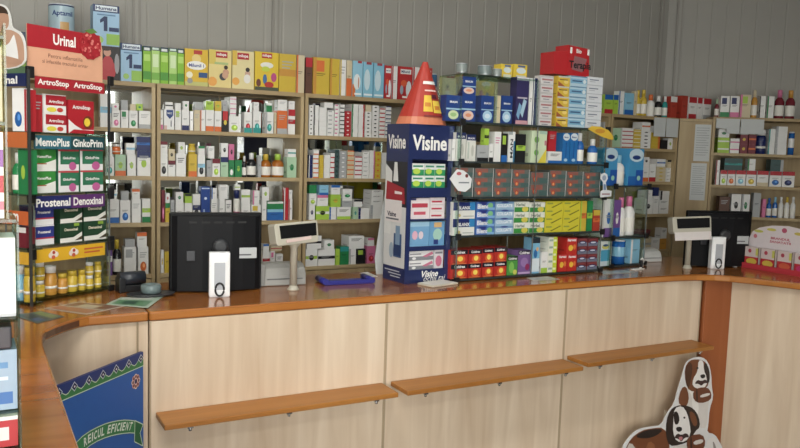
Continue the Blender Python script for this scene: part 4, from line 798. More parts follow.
 (0.9118, 1.22, 0.051, 0.1105, 'box', 'R', 'Ty Mo', 1),
]),
('G',1.012,0.02,'bottom shelf of the large glass rack','cold remedy cartons at the foot of the glass rack',[
 (0.0314, 1.012, 0.0989, 0.1384, 'stk', 'C', '', 2),
 (0.1236, 1.012, 0.0812, 0.1378, 'stk', 'C', '', 2),
 (0.2023, 1.012, 0.0719, 0.1406, 'stk', 'C', '', 2),
 (0.279, 1.012, 0.0772, 0.1427, 'stk', 'C', '', 2),
 (0.3556, 1.012, 0.0661, 0.0947, 'box', 'greencold', '', 1),
 (0.4303, 1.012, 0.0803, 0.1219, 'box', 'purplecold', '', 1),
 (0.5006, 1.012, 0.0567, 0.183, 'box', 'bluecold', '', 1),
 (0.5625, 1.012, 0.0439, 0.1075, 'box', 'w', 'Bl', 1),
 (0.6157, 1.012, 0.0625, 0.183, 'stk', 'K', '', 5),
 (0.6863, 1.012, 0.0637, 0.0889, 'box', 'redcold', '', 1),
 (0.7451, 1.0981, 0.0744, 0.0889, 'box', 'redcold', '', 1),
 (0.7531, 1.012, 0.0648, 0.0861, 'box', 'redcold', '', 1),
 (0.8208, 1.012, 0.0686, 0.1705, 'stk', 'E', '', 4),
 (0.8958, 1.012, 0.0758, 0.1682, 'stk', 'E', '', 4),
]),
('H',1.457,0.02,'top shelf of the small glass rack','packs in the small glass rack',[
 (-0.0008, 1.457, 0.1196, 0.2066, 'box', 'bigblue', '', 1),
 (0.111, 1.457, 0.0794, 0.1688, 'bot', 'w', 'c', 1),
 (0.2252, 1.457, 0.1346, 0.207, 'box', 'bigblue', '', 1),
]),
('H',1.173,0.02,'middle shelf of the small glass rack','packs in the small glass rack',[
 (0.0081, 1.173, 0.0776, 0.2103, 'box', 'w', 'Bv Db', 1),
 (0.0822, 1.173, 0.0634, 0.2037, 'box', 'v', 'Bb Dw', 1),
 (0.1516, 1.173, 0.0628, 0.2163, 'bot', 'w', 'p', 1),
 (0.23, 1.173, 0.0733, 0.2221, 'bot', 'w', 'p', 1),
]),
('H',1.012,0.02,'bottom shelf of the small glass rack','packs in the small glass rack',[
 (-0.0038, 1.012, 0.0777, 0.138, 'box', 'whiteblue', '', 1),
 (0.1616, 1.012, 0.0795, 0.138, 'can', 'b', 'c', 1),
 (0.2635, 1.012, 0.0836, 0.138, 'box', 'c', 'Vw', 1),
]),
('K',1.64,0.02,'top shelf of the left corner rack','remedy cartons in the left corner rack',[
 (0.0286, 1.64, 0.0358, 0.1377, 'box', 'r', 'Vw S1', 1),
 (0.1003, 1.64, 0.1007, 0.1438, 'stk', 'a1', '', 2),
 (0.2176, 1.64, 0.1199, 0.1286, 'box', 'artro', '', 1),
]),
('K',1.412,0.02,'second shelf of the left corner rack','remedy cartons in the left corner rack',[
 (0.0494, 1.412, 0.1036, 0.1636, 'stk', 'a2', '', 2),
 (0.1575, 1.412, 0.0949, 0.1652, 'stk', 'a3', '', 2),
 (0.2649, 1.412, 0.1105, 0.1676, 'stk', 'a3', '', 2),
]),
('K',1.215,0.02,'third shelf of the left corner rack','remedy cartons in the left corner rack',[
 (0.0444, 1.215, 0.0912, 0.1499, 'stk', 'a4', '', 2),
 (0.1678, 1.215, 0.1025, 0.1519, 'stk', 'a5', '', 2),
 (0.2793, 1.215, 0.1091, 0.1533, 'stk', 'a5', '', 2),
]),
('K',1.012,0.03,'bottom shelf of the left corner rack','yellow vitamin jars in the left corner rack',[
 (0.0449, 1.012, 0.0464, 0.0642, 'jar', 'y', 'w', 1),
 (0.0462, 1.0762, 0.0429, 0.0692, 'jar', 'y', 'w', 1),
 (0.0976, 1.012, 0.0513, 0.1144, 'jar', 'O', 'w', 1),
 (0.1473, 1.012, 0.0428, 0.0793, 'jar', 'O', 'y', 1),
 (0.1931, 1.012, 0.0467, 0.0848, 'jar', 'y', 'y', 1),
 (0.2347, 1.012, 0.0345, 0.0839, 'jar', 'y', 'y', 1),
 (0.2718, 1.012, 0.0362, 0.0555, 'jar', 'y', 'w', 1),
 (0.2725, 1.0675, 0.0352, 0.0526, 'jar', 'y', 'w', 1),
 (0.3119, 1.012, 0.032, 0.0546, 'jar', 'y', 'y', 1),
 (0.3125, 1.0666, 0.031, 0.0523, 'jar', 'y', 'y', 1),
]),
]


def put_rows():
    for pn, z, ins, place, grp, items in ROWS:
        (ax, ay), th = PLANES[pn]; ax -= ins * math.sin(th); ay += ins * math.cos(th)
        n_single = {}; n_stack = 0; right = {}
        for (s, z0, w, h, form, base, deco, n) in items:
            back = 0
            w2 = w - .0022
            dep = {'U': .11, 'R': .1, 'G': .1 if z < 1.7 else .05, 'H': .09, 'K': .08}[pn]
            if form == 'stk':
                n_stack += 1
                if base in DESIGN: col, els, look = DESIGN[base]
                else:
                    col, cn = pc(base); els = deco_list(deco); look = cn
                    if deco: look += '-and-' + pc(deco[1])[1]
                hh = h / n
                for k in range(n):
                    key = ('stk', base, deco, round(w2, 3), round(hh, 3), dep)
                    jx = random.uniform(-.0012, .0012) ; jr = random.uniform(-.012, .012)
                    X = ax + (s + jx) * math.cos(th); Y = ay + (s + jx) * math.sin(th)
                    hr = round(hh, 3) if False else hh
                    key = ('stk', base, deco, round(w2, 4), round(hh, 4), dep)
                    o = place_copy(key, make_pack('flat_carton', w2, hh - .0006, dep, col, els), (X, Y, z0 + k * hh), th + jr)
                    lv = 'bottom' if k == 0 else ('top' if k == n - 1 else ORD[k] + ' up')
                    lb = '%s pack, %s in %s stack from left, %s' % (look, lv, ORD[n_stack - 1], place)
                    if len(lb.split()) > 16: lb = lb.replace(' shelf of the ', ' shelf, ')
                    tag(o, lb, 'carton', grp)
                continue
            if form == 'box':
                dd = min(dep, max(.03, w * 1.1)); 
                if base in DESIGN: col, els, look = DESIGN[base]; look = look
                else:
                    col, cn = pc(base); els = deco_list(deco)
                    if h > .05 and 'S' not in deco: els = els + [T(.2, .55, .74, .575, tuple(v * .62 for v in col)), T(.2, .505, .62, .525, tuple(v * .7 for v in col))]
                    look = cn + ' carton'
                    if deco: look += ' ' + PHR[deco[0]] % pc(deco[1])[1]
                mk = make_pack('carton', w2, h - .0006, dd, col, els); cat = 'carton'
            else:
                col, cn = pc(base); cc, ccn = pc(deco[0] if len(deco) else 'w')
                nm, cap = FORMN[form]; look = '%s %s with %s %s' % (cn, nm, ccn, cap); dd = w2
                mk = make_bottle(form, w2, h - .0006, col, cc); cat = nm
            n_single[look] = n_single.get(look, 0) + 1
            X = ax + s * math.cos(th); Y = ay + s * math.sin(th)
            if form != 'box': X -= math.sin(th) * dd / 2; Y += math.cos(th) * dd / 2
            jr = random.uniform(-.03, .03) if form == 'box' and z < 1.9 and w2 > .03 and pn in 'U' else 0
            if jr: jr *= .3
            o = place_copy((form, base, deco, round(w2, 4), round(h, 4), dd), mk, (X, Y, z0), th + jr)
            tag(o, (look, place, s), cat, grp)
    # singles: an ordinal only where several in the row look alike
    cnt = {}
    for o in ALL:
        pass
_raw_tag = tag
SINGLES = []
def tag(o, label, cat, group=None, kind=None):
    if isinstance(label, tuple): SINGLES.append((o, label)); label = 'x'
    return _raw_tag(o, label, cat, group, kind)
put_rows()
byk = {}
for o, (look, place, s) in SINGLES: byk.setdefault((look, place), []).append((s, o))
for (look, place), L in byk.items():
    L.sort(key=lambda q: q[0])
    for i, (s, o) in enumerate(L):
        place = place
        pos = ('' if len(L) == 1 else (' ' + ('leftmost' if i == 0 else 'rightmost' if i == len(L) - 1 else ORD[i] + ' such from left') + ','))
        pl = place if place.startswith('on ') else 'on the ' + place
        lb = ('%s,%s %s' % (look, pos, pl)) if pos else '%s %s' % (look, pl)
        if len(lb.split()) > 16: lb = lb.replace(' shelf of the ', ' shelf, ').replace(' such from left', ' such')
        if len(lb.split()) > 16: lb = lb.replace('bottles and cartons ', '').replace(' on the ', ' ')
        o['label'] = lb

# ---------------------------------------------------------------- service counter
EDGE = [(3.14, -.03), (3.228, -.075), (3.288, -.122), (3.345, -.21), (3.40, -.32), (3.441, -.41), (3.70, -1.05), (3.86, -1.45)]
OUT = [(4.42, -1.22), (4.10, -.43), (3.98, .1), (3.72, .5), (3.5, .6)]
def rounded_top(name, outline, label, front_from=None):
    mb = MB(); mb.slab(outline, .965, 1.0, M_top, side=front_from or M_edge)
    o = mb.obj(name, bevel=.007, seg=3); tag(o, label, 'counter top'); return o
pts = [(.295, 0.0), (2.6, 0.0), (2.9, -.005), (3.05, -.015)] + EDGE + OUT + [(.295, .6)]
rounded_top('worktop', pts, 'long glossy orange-brown wooden worktop curving round the corner on the right')
pts = [(-.085, -1.95), (-.085, -.34), (-.078, -.235), (-.062, -.165), (-.03, -.115), (.02, -.055), (.055, -.02), (.09, -.002), (.292, 0.0), (.292, .6), (-.75, .6), (-.75, -1.95)]
rounded_top('worktop', pts, 'left glossy wooden worktop turning along the arm, with leaflets lying on it', [M_dkedge] * 6 + [M_edge] * 6)
# counter bodies: one unit per front panel
def unit(x0, x1, label, ledge):
    o = empty('counter_unit', ((x0 + x1) / 2, 0, 0), 0, label, 'counter')
    w = (x1 - x0) / 2 - .0002
    mb = MB(); mb.box(-w, -w + .018, .02, .56, 0, .964, M_shelf); mb.box(w - .018, w, .02, .56, 0, .964, M_shelf); mb.box(-w + .018, w - .018, .03, .56, .02, .04, M_shelf); mb.box(-w + .018, w - .018, .03, .56, .5, .52, M_shelf); mb.obj('carcass', o)
    mb = MB(); mb.box(-w, w, .004, .02, .0, .964, M_panel); p = mb.obj('front_panel', o)
    al = pm((176, 154, 124), .4)
    for sx in (-1, 1):
        mb = MB(); mb.box(min(sx * w, sx * (w - .006)), max(sx * w, sx * (w - .006)), .002, .004, 0, .963, al); mb.obj('edge_strip', o)
    if ledge:
        a, b = ledge; lz = .634 if x0 > 2 else .621; a -= (x0 + x1) / 2; b -= (x0 + x1) / 2
        mb = MB(); mb.box(a, b, -.150, .001, lz - .02, lz, M_ledge); l = mb.obj('ledge', o, bevel=.003)
        for t in (.1, .5, .9):
            xx = a + (b - a) * t; mb = MB(); mb.box(xx - .010, xx + .010, -.142, .001, lz - .028, lz - .02, M_chrome); mb.tube([(xx, -.134, lz - .028), (xx, -.134, lz - .038)], .006, M_chrome); mb.obj('bracket', l)
    return o
unit(.296, 1.277, 'pale wood counter front below the large black monitor, with wooden bag ledge', (.318, 1.262))
unit(1.277, 2.267, 'pale wood counter front below the blue eye-drop display, with wooden bag ledge', (1.305, 2.262))
unit(2.267, 3.226, 'pale wood counter front behind the dog cutout, with wooden bag ledge', (2.29, 3.168))
o = empty('counter_unit', (.1, 0, 0), 0, 'pale wood counter corner front behind the blue sign on the left', 'counter')
mb = MB(); mb.box(-.17, .192, .012, .026, 0, .964, M_panel); mb.obj('front_panel', o)
mb = MB(); mb.box(-.17, .192, .03, .56, 0, .02, M_shelf); mb.box(.174, .192, .03, .56, .02, .964, M_shelf); mb.obj('carcass', o)
mb = MB(); mb.box(.152, .158, .006, .012, 0, .963, pm((150, 128, 98), .4)); mb.obj('edge_strip', o)
o = empty('counter_unit', (-.4, -.9, 0), 0, 'left counter arm body under the leaflet-strewn worktop', 'counter')
mb = MB(); mb.box(.285, .302, -1.0, .9, 0, .964, M_panel); mb.obj('front_panel', o)
mb = MB(); mb.box(-.32, .284, -.98, -.96, 0, .964, M_shelf); mb.box(-.32, .284, .86, .88, 0, .964, M_shelf); mb.box(-.32, .284, -.96, .86, .0, .02, M_shelf); mb.obj('carcass', o)
# corner post and right arm
pa = math.atan2(-.056, .171)
mb = MB(); mb.box(0, .158, 0, .02, 0, .964, M_post); mb.box(0, .02, .02, .3, 0, .964, M_post)
o = mb.obj('corner_post', loc=(3.229, -.022, 0), rot=pa, bevel=.002); tag(o, 'orange-brown upright corner panel between the two counter runs', 'panel')
aa = math.atan2(-.297, .12)
o = empty('counter_unit', (3.378, -.075, 0), aa, 'pale wood counter front under the red sachet display on the right', 'counter')
mb = MB(); mb.box(-.004, 1.4, 0, .016, 0, .964, M_panel); mb.obj('front_panel', o)
mb = MB(); mb.box(.004, 1.4, .1, .5, 0, .02, M_shelf); mb.box(1.38, 1.4, .016, .5, .02, .964, M_shelf); mb.obj('carcass', o)

# ---------------------------------------------------------------- back shelving
def bay(x0, x1, label, mirrored=True, loc=None, rot=0, tops=(1.912, 1.681, 1.44, 1.201, .933), depth=.3, doors=2, only_right=False):
    o = empty('shelving_bay', loc or (x0, 1.224, 0), rot, label, 'shelves', 'wooden pharmacy shelving along the back wall')
    w = x1 - x0; t = .018; a = .0015; b = w - .0015
    zt = tops[0]
    for x in (a, b - t):
        mb = MB(); mb.box(x, x + t, 0, depth, 0, zt - .022, M_shelf); mb.obj('side_panel', o)
    for z in tops:
        mb = MB()
        if z == zt: mb.box(a, b, 0, depth, z - .022, z, M_shelfx)
        else: mb.box(a + t, b - t, .004, depth - .022, z - .02, z, M_shelfx)
        mb.obj('shelf', o)
    mb = MB(); mb.box(a + t, b - t, depth - .02, depth - .002, .1, zt - .022, M_shelf); mb.obj('back_panel', o)
    if mirrored:
        lo = tops[3] if mirrored is True else mirrored
        for k in ((1,) if only_right else (0, 1)):
            xx0 = a + t + .002 + k * (w / 2 - t); xx1 = xx0 + w / 2 - t - .004
            if only_right: xx0 = .60
            mb = MB(); mb.box(xx0, xx1, depth - .0225, depth - .0202, lo + .002, zt - .026, M_mirror); mb.obj('mirror', o)
    for k in range(doors):
        dw = (b - a - 2 * t) / doors
        mb = MB(); mb.box(a + t + k * dw + .002, a + t + (k + 1) * dw - .002, .004, .022, .08, tops[4] - .024, M_shelf); d = mb.obj('door', o)
        mb = MB(); hx = a + t + (k + (.85 if k == 0 else .15)) * dw; mb.tube([(hx, .002, .7), (hx, -.018, .7), (hx, -.018, .8), (hx, .002, .8)], .004, M_chrome); mb.obj('handle', d)
    mb = MB(); mb.box(a + t, b - t, .03, .05, 0, .078, M_shelf); mb.obj('plinth', o)
    return o
bay(-1.04, -.238, 'wooden shelving bay at the far left behind the remedy rack', mirrored=False)
bay(-.235, .565, 'leftmost visible wooden shelving bay with mirror back, left of the black monitor', only_right=True)
bay(.570, 1.370, 'wooden shelving bay with mirror back directly behind the large black monitor')
bay(1.376, 2.176, 'wooden middle shelving bay with stacked white packs, left of the blue display')
bay(2.182, 2.982, 'wooden shelving bay hidden behind the large glass rack')
bay(2.988, 3.660, 'wooden shelving bay behind the small glass rack', mirrored=False)
bay(3.666, 4.338, 'wooden shelving bay just right of the small glass rack with papers under its top', mirrored=False)
bay(.24, 1.14, 'far right wooden shelving bay angled behind the second monitor', mirrored=False, loc=(4.34 + .24 * math.cos(DR), 1.224 + .24 * math.sin(DR), 0), rot=DR, tops=(1.93, 1.667, 1.43, 1.2, .85))
# the corner filler: a plain tall wooden panel with its cap
o = empty('corner_cabinet', (4.342, 1.224, 0), DR, 'tall plain wooden corner panel with notices pinned on it', 'cabinet')
mb = MB(); mb.box(.002, .236, 0, .018, 0, 1.888, M_shelf); mb.obj('front_panel', o)
mb = MB(); mb.slab([(.002, 0), (.236, 0), (.236, .29), (.18, .29)], 1.89, 1.911, M_shelf); mb.obj('top_board', o)
paper = pm((196, 200, 200), .7, var=.02)
def notice(s0, s1, z0, z1, lines, label, cat='notice', frame=((4.342, 1.224), DR), y=-.003):
    (ax, ay), th = frame; s = (s0 + s1) / 2; w = (s1 - s0) / 2
    mb = MB(); mb.box(-w, w, 0, .0015, 0, z1 - z0, paper)
    g = pm((130, 134, 138), .7)
    for k in range(lines):
        zz = (z1 - z0) * (.9 - .8 * k / max(1, lines)); mb.face([(-w * .8, -.0004, zz), (w * (.8 - .3 * (k % 3 == 2)), -.0004, zz), (w * (.8 - .3 * (k % 3 == 2)), -.0004, zz + .003), (-w * .8, -.0004, zz + .003)], g)
    X = ax + s * math.cos(th) - y * math.sin(th) * -1 * -1; Y = ay + s * math.sin(th) + y * math.cos(th)
    o = mb.obj(cat, loc=(ax + s * math.cos(th) - y * math.sin(th), Y, z0), rot=th); tag(o, label, 'paper'); return o
notice(.115, .228, 1.60, 1.87, 12, 'upper white printed notice pinned on the plain corner panel')
notice(.105, .215, 1.31, 1.585, 14, 'lower white printed notice pinned on the plain corner panel')
def flap(frame, s0, s1, z0, z1, cut, label):
    (ax, ay), th = frame; w = s1 - s0
    mb = MB(); p = [(0, z1 - z0), (0, .35 * (z1 - z0)), (cut * w, .3 * (z1 - z0)), (cut * w, 0), (w, 0), (w, z1 - z0)]
    mb.prism([(x, z) for x, z in reversed(p)], 0, .001, paper)
    o = mb.obj('paper_sheet', loc=(ax + s0 * math.cos(th) + .006 * math.sin(th), ay + s0 * math.sin(th) - .006 * math.cos(th), z0), rot=th); tag(o, label, 'paper')
RF = ((4.34, 1.224), DR); UF = ((0, 1.224), 0)
flap(UF, 4.075, 4.195, 1.77, 1.905, .02, 'white sheet hanging from top shelf edge, left one beside the corner panel')
flap(UF, 4.20, 4.325, 1.77, 1.905, .02, 'white sheet hanging from top shelf edge, right one beside the corner panel')
flap(RF, .262, .43, 1.81, 1.918, .45, 'white sheet under the far right bay top, left of the pair')
flap(RF, .436, .60, 1.81, 1.918, .0, 'white sheet under the far right bay top, right of the pair')

# ---------------------------------------------------------------- glass racks
M_rail = pm((48, 58, 60), .3); M_clamp = pm((20, 20, 22), .5)
def glass_rack(name, frame, L, D, levels, posts, label, top=None, rail=True):
    (ax, ay), th = frame
    o = empty(name, (ax, ay, 1.0), th, label, 'display rack')
    for z in levels:
        z -= 1.0; mb = MB(); mb.box(0, L, 0, D, z - .007, z, M_glassedge); s = mb.obj('glass_shelf', o)
        if rail: mb = MB(); mb.box(0, L, -.003, 0, z - .008, z + .001, M_rail); mb.obj('edge_rail', s)
    for x in posts:
        for y in (0, D):
            mb = MB(); mb.box(x - .0018, x + .0018, y - .003, y + .003, .0005, levels[-1] - 1.0 + (.0 if not top else 0), pm((150, 158, 155), .25, .6)); p = mb.obj('upright', o)
            if y == 0 and x in (posts[0], posts[-1]):
                for z in levels: mb = MB(); mb.box(x - .012, x + .012, -.016, -.003, z - 1.0 - .018 + (.008 if z == levels[0] else 0), z - 1.0 + .012, M_clamp); mb.obj('clamp', p)
    for a in (-.0045, L + .0035): mb = MB(); mb.box(a, a + .002, 0, D, 0.006, levels[-1] - 1.0, M_glass); mb.obj('side_pane', o)
    return o
rg = glass_rack('glass_display_rack', PLANES['G'], .93, .2, [1.012, 1.220, 1.404, 1.572, 1.757], [0, .46, .93], 'large glass display rack on counter between the eye-drop display and the small rack')
mb = MB(); mb.box(0, .452, 0, .2, .972, .978, M_glassedge); mb.obj('top_shelf', rg)
for a in (-.004, .198, .449): mb = MB(); mb.box(a, a + .003, 0, .2, .758, .9715, M_glass); mb.obj('case_pane', rg)
rh = glass_rack('glass_display_rack', ((2.80 + .02, .285 + .003), math.radians(8)), .30, .16, [1.012, 1.173, 1.457], [0, .30], 'small glass display rack with three shelves right of the large glass rack')
rk = glass_rack('corner_display_rack', PLANES['K'], .33, .14, [1.012, 1.215, 1.412, 1.64], [-.028, .334], 'tall remedy rack with brand headers standing on the left worktop corner', rail=False)
def header(x0, x1, z0, z1, cols, parent, y=-.006, name='header_strip', rot=None):
    mb = MB(); n = len(cols); w = (x1 - x0) / n
    for i, (c, txt, tc, tw) in enumerate(cols):
        a = x0 + i * w; mb.box(a, a + w, y, y + .003, z0, z1, pm(c, .35))
        if txt: mb.text(txt, pm(tc), a + w / 2, (z0 + z1) / 2, w * tw, (z1 - z0) * .62, y - .0006)
    return mb.obj(name, parent)
WH = (236, 234, 230)
header(-.002, .307, .80, .843, [((176, 34, 46), 'ArtroStop', WH, .86), ((176, 34, 46), 'ArtroStop', WH, .86)], rk)
header(-.009, .306, .578, .628, [((42, 104, 122), 'MemoPlus', WH, .92), ((30, 74, 80), 'GinkoPrim', WH, .88)], rk)
header(-.009, .306, .351, .402, [((36, 42, 104), 'Prostenal', WH, .94), ((94, 46, 112), 'Denoxinal', WH, .88)], rk)
ye = header(-.009, .306, .152, .203, [((226, 172, 28), None, WH, 1), ((226, 172, 28), None, WH, 1)], rk)
mb = MB()
for cx in (.065, .155):
    for j, (dx, dz, rr, c) in enumerate(((0, .004, .014, (236, 226, 214)), (-.01, -.002, .011, (228, 214, 205)), (.012, 0, .011, (232, 220, 210)), (.002, .008, .007, (180, 60, 50)), (.0, -.01, .008, (214, 90, 60)))):
        mb.face([(cx + dx + rr * math.cos(a * PI / 5), -.0075 - .0003 * j, .178 + dz + rr * math.sin(a * PI / 5)) for a in range(10)], pm(c))
for k, wl in enumerate((.09, .075)):
    mb.face([(.205, -.0075, .183 - k * .014), (.205 + wl, -.0075, .183 - k * .014), (.205 + wl, -.0075, .189 - k * .014), (.205, -.0075, .189 - k * .014)], pm((205, 90, 50)))
mb.obj('strip_print', ye)
mb = MB()
for x in (-.028, .334):
    mb = MB(); mb.box(x - .004, x + .004, -.004, .004, .64, .86, pm((60, 62, 62), .3)); mb.obj('top_upright', rk)
for z in (.855, .63, .4, .19):
    mb = MB(); mb.box(-.044, -.014, -.022, -.008, z - .022, z + .02, M_clamp); mb.obj('clamp', rk, bevel=.003)
    mb = MB(); mb.box(.318, .342, -.022, -.008, z - .02, z + .018, M_clamp); mb.obj('clamp', rk, bevel=.003)
# header card on top of the rack
o = empty('header_card', (PLANES['K'][0][0], PLANES['K'][0][1], 1.845), PLANES['K'][1], 'red and peach cardboard header card reading Urinal with raspberry, on the corner rack', 'sign')
mb = MB(); mb.prism([(-.03, .0), (.3, .0), (.3, .125), (.287, .182), (-.031, .182)][::1], -.004, -.001, pm((222, 162, 128), .5))
mb.face([(-.031, -.0046, .102), (.29, -.0046, .102), (.287, -.0046, .182), (-.031, -.0046, .182)], pm((178, 30, 42), .4))
mb.text('Urinal', pm(WH), .125, .140, .098, .04, -.0054)
mb.text('Pentru inflamatiile', pm((130, 84, 66)), .13, .078, .15, None, -.0050, bold=False)
mb.text('si infectiile tractului urinar', pm((130, 84, 66)), .13, .056, .2, None, -.0050, bold=False)
mb.obj('card', o)
mb = MB(); random.seed(3)
mb.prism([(.24 + (.048 + .004 * (k % 2)) * math.cos(k * PI / 12), .138 + (.052 + .004 * (k % 2)) * math.sin(k * PI / 12)) for k in range(24)], -.009, -.006, pm((176, 34, 44), .4))
for k in range(46):
    a = random.uniform(0, 2 * PI); r = .045 * math.sqrt(random.random()); cx, cz = .24 + r * math.cos(a), .138 + r * math.sin(a); q = random.uniform(.004, .007)
    mb.face([(cx + q * math.cos(b * PI / 4), -.0096 - .00002 * k, cz + q * math.sin(b * PI / 4)) for b in range(8)], pm(random.choice([(206, 70, 74), (190, 48, 56), (222, 120, 112), (160, 26, 36)]), .4))
mb.face([(.21, -.0098, .19), (.25, -.0098, .205), (.272, -.0098, .192), (.24, -.0098, .182)], pm((90, 130, 60)))
mb.obj('raspberry_print', o)

# second, left-facing side of the corner rack
th2 = math.radians(-53); E2 = (-.074 + .3 * math.cos(math.radians(127)), (.227) + .3 * math.sin(math.radians(127)))
r2 = empty('side_display_rack', (E2[0], E2[1], 1.0), th2, 'narrow left-facing remedy rack joined to the corner rack behind the near product stand', 'display rack')
for z in (.012, .215, .412, .64):
    mb = MB(); mb.box(0, .295, 0, .05, z - .007, z, M_glassedge); mb.obj('glass_shelf', r2)
for x in (.0, .292):
    mb = MB(); mb.box(x - .004, x + .004, -.004, .004, .0005, .86, pm((60, 62, 62), .3)); mb.obj('upright', r2)
header(.0, .285, .80, .846, [((30, 42, 92), '', WH, .8), ((30, 42, 92), 'nal', WH, .42)], r2)
header(.0, .285, .581, .637, [((206, 104, 50), '', WH, .8), ((206, 104, 50), '', WH, .8)], r2)
header(.0, .285, .30, .35, [((206, 96, 44), '', WH, .8), ((206, 96, 44), 'rm', WH, .36)], r2)
header(.0, .285, .155, .2, [((222, 168, 40), '', WH, .8)], r2)
def in_r2(s, z, form, base, deco, w, h, label):
    c = math.cos(th2); sn = math.sin(th2); y = .003
    X = E2[0] + s * c - y * sn; Y = E2[1] + s * sn + y * c
    if form == 'box':
        col, cn = pc(base); o = make_pack('carton', w, h, .04, col, deco_list(deco))()
    else:
        col, cn = pc(base); o = make_bottle(form, w, h, col, pc(deco[0])[0])(); X += -sn * w / 2; Y += c * w / 2
    o.location = (X, Y, z); o.rotation_euler = (0, 0, th2); tag(o, label, 'carton' if form == 'box' else form if form != 'bot' else 'bottle', 'packs in the side rack')
in_r2(.235, 1.64, 'box', 'W', 'Pb', .06, .155, 'white carton with blue picture in the side rack top, left of the red carton')
in_r2(.272, 1.64, 'box', 'r', 'Ws', .012, .15, 'slim red carton at the right end of the side rack top')
in_r2(.205, 1.412, 'bot', 'g', 'w', .042, .15, 'green bottle with white cap in the side rack second shelf')
in_r2(.255, 1.412, 'box', 'g', 'Dl', .05, .16, 'green carton with lime spot at the side rack second shelf')
in_r2(.24, 1.215, 'box', 'm', 'Tw', .05, .075, 'maroon carton with white top in the side rack below the rm header')
in_r2(.24, 1.2905, 'box', 'g', 'Bw', .05, .05, 'green carton with white foot stacked on a maroon carton') if False else None
in_r2(.2, 1.012, 'jar', 'c', 'w', .044, .13, 'pale-blue jar with white lid at the foot of the side rack')
in_r2(.255, 1.012, 'jar', 'y', 'y', .042, .13, 'yellow jar at the foot of the side rack, right one')

def smooth(pts, n=2):
    for _ in range(n):
        out = []
        for (a, b), (c, d) in zip(pts, pts[1:] + pts[:1]): out += [(a * .75 + c * .25, b * .75 + d * .25), (a * .25 + c * .75, b * .25 + d * .75)]
        pts = out
    return pts
# cardboard cutout of a man above the side rack
o = empty('cardboard_cutout', (E2[0], E2[1], 1.862), th2, 'flat cardboard cutout of a man in a white undershirt above the side rack', 'sign')
mb = MB()
body = [(.06, 0), (.285, 0), (.287, .08), (.27, .125), (.235, .14), (.215, .15), (.212, .19), (.19, .225), (.15, .235), (.12, .215), (.115, .16), (.08, .135), (.05, .1)]
mb.prism(smooth(body), -.004, -.001, pm((222, 222, 220), .5))
def patch(pts, c, k): 
    pts = smooth(pts)
    ar = sum(pts[i][0] * pts[(i + 1) % len(pts)][1] - pts[(i + 1) % len(pts)][0] * pts[i][1] for i in range(len(pts)))
    if ar < 0: pts = pts[::-1]
    mb.face([(x, -.0042 - .0003 * k, z) for x, z in pts], pm(c))
patch([(.07, .004), (.277, .004), (.279, .078), (.262, .117), (.232, .132), (.205, .14), (.12, .14), (.085, .125), (.06, .1)], (196, 152, 126), 1)
patch([(.124, .19), (.125, .15), (.15, .132), (.19, .14), (.204, .155), (.204, .188), (.186, .215), (.15, .225), (.13, .212)], (188, 142, 116), 2)
patch([(.124, .188), (.13, .214), (.15, .228), (.188, .218), (.205, .19), (.19, .197), (.15, .2)], (70, 52, 42), 3)
patch([(.12, .02), (.25, .02), (.248, .06), (.232, .12), (.225, .12), (.2, .085), (.165, .085), (.14, .12), (.13, .12), (.12, .08)], (236, 236, 236), 4)
patch([(.1, .03), (.26, .01), (.27, .03), (.2, .045), (.12, .055)], (190, 144, 118), 5)
mb.obj('printed_figure', o)
mb = MB(); mb.box(.14, .16, 0, .02, -.06, .0, K_white); mb.obj('foot', o)

# ---------------------------------------------------------------- eye-drop display
VA = math.radians(4); VC = (1.475, .21); VW, VD = .254, .19
def vloc(s, t, z): return (VC[0] + s * math.cos(VA) - t * math.sin(VA), VC[1] + s * math.sin(VA) + t * math.cos(VA), z)
v = empty('counter_display', (VC[0], VC[1], 1.0), VA, 'tall navy cardboard counter display reading Visine with four open compartments', 'display')
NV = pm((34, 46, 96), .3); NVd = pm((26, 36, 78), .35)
mb = MB(); mb.box(0, VW, 0, .006, .575, .735, NV); mb.text('Visine', pm(WH), VW * .455, .652, VW * .76, .07, -.001); mb.obj('header_panel', v)
mb = MB(); mb.box(0, VW, 0, .006, 0, .064, NV)
mb.text('Visine', pm(WH), VW * .55, .042, .10, None, -.001, shear=.3); mb.text('ochii tai', pm(WH), VW * .66, .02, .12, None, -.001, shear=.3, bold=False); mb.obj('base_panel', v)
mb = MB(); mb.box(0, .022, 0, .006, .064, .575, NV); mb.box(VW - .028, VW, 0, .006, .064, .575, NV); mb.obj('frame_edge', v)
for z, zz in ((.40, .445), (.293, .30), (.152, .172)):
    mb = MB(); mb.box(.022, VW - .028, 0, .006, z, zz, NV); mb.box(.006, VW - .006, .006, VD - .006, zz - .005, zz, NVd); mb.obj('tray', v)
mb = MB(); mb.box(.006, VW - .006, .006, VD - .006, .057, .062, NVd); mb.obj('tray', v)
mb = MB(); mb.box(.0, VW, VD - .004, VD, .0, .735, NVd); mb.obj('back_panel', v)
mb = MB(); mb.box(VW - .004, VW, .006, VD - .004, 0, .735, NV); mb.obj('side_panel', v)
mb = MB(); w = VD - .006      # left side, printed; built facing -Y then turned
mb.box(0, w, 0, .004, 0, .735, NV)
els = [T(0, .095, 1, .48, (206, 208, 208)), T(0, .48, 1, .765, (34, 34, 42)), ('p', [(.0, .3), (.32, .3), (.32, .7), (0, .75)], (214, 216, 214)), ('p', [(.05, .52), (.95, .5), (.9, .6), (.08, .64)], (170, 36, 50)),
       ('p', [(.38, .64), (.62, .64), (.55, .76), (.42, .76)], (220, 222, 222)), T(.05, .38, .82, .52, (220, 214, 214)), ('t', 'Visine', .38, .885, .0, None, WH)]
els = els[:-1]
paint(mb, [tuple(e) for e in els], w, .735, 0) if False else None
def shifted(els): return els
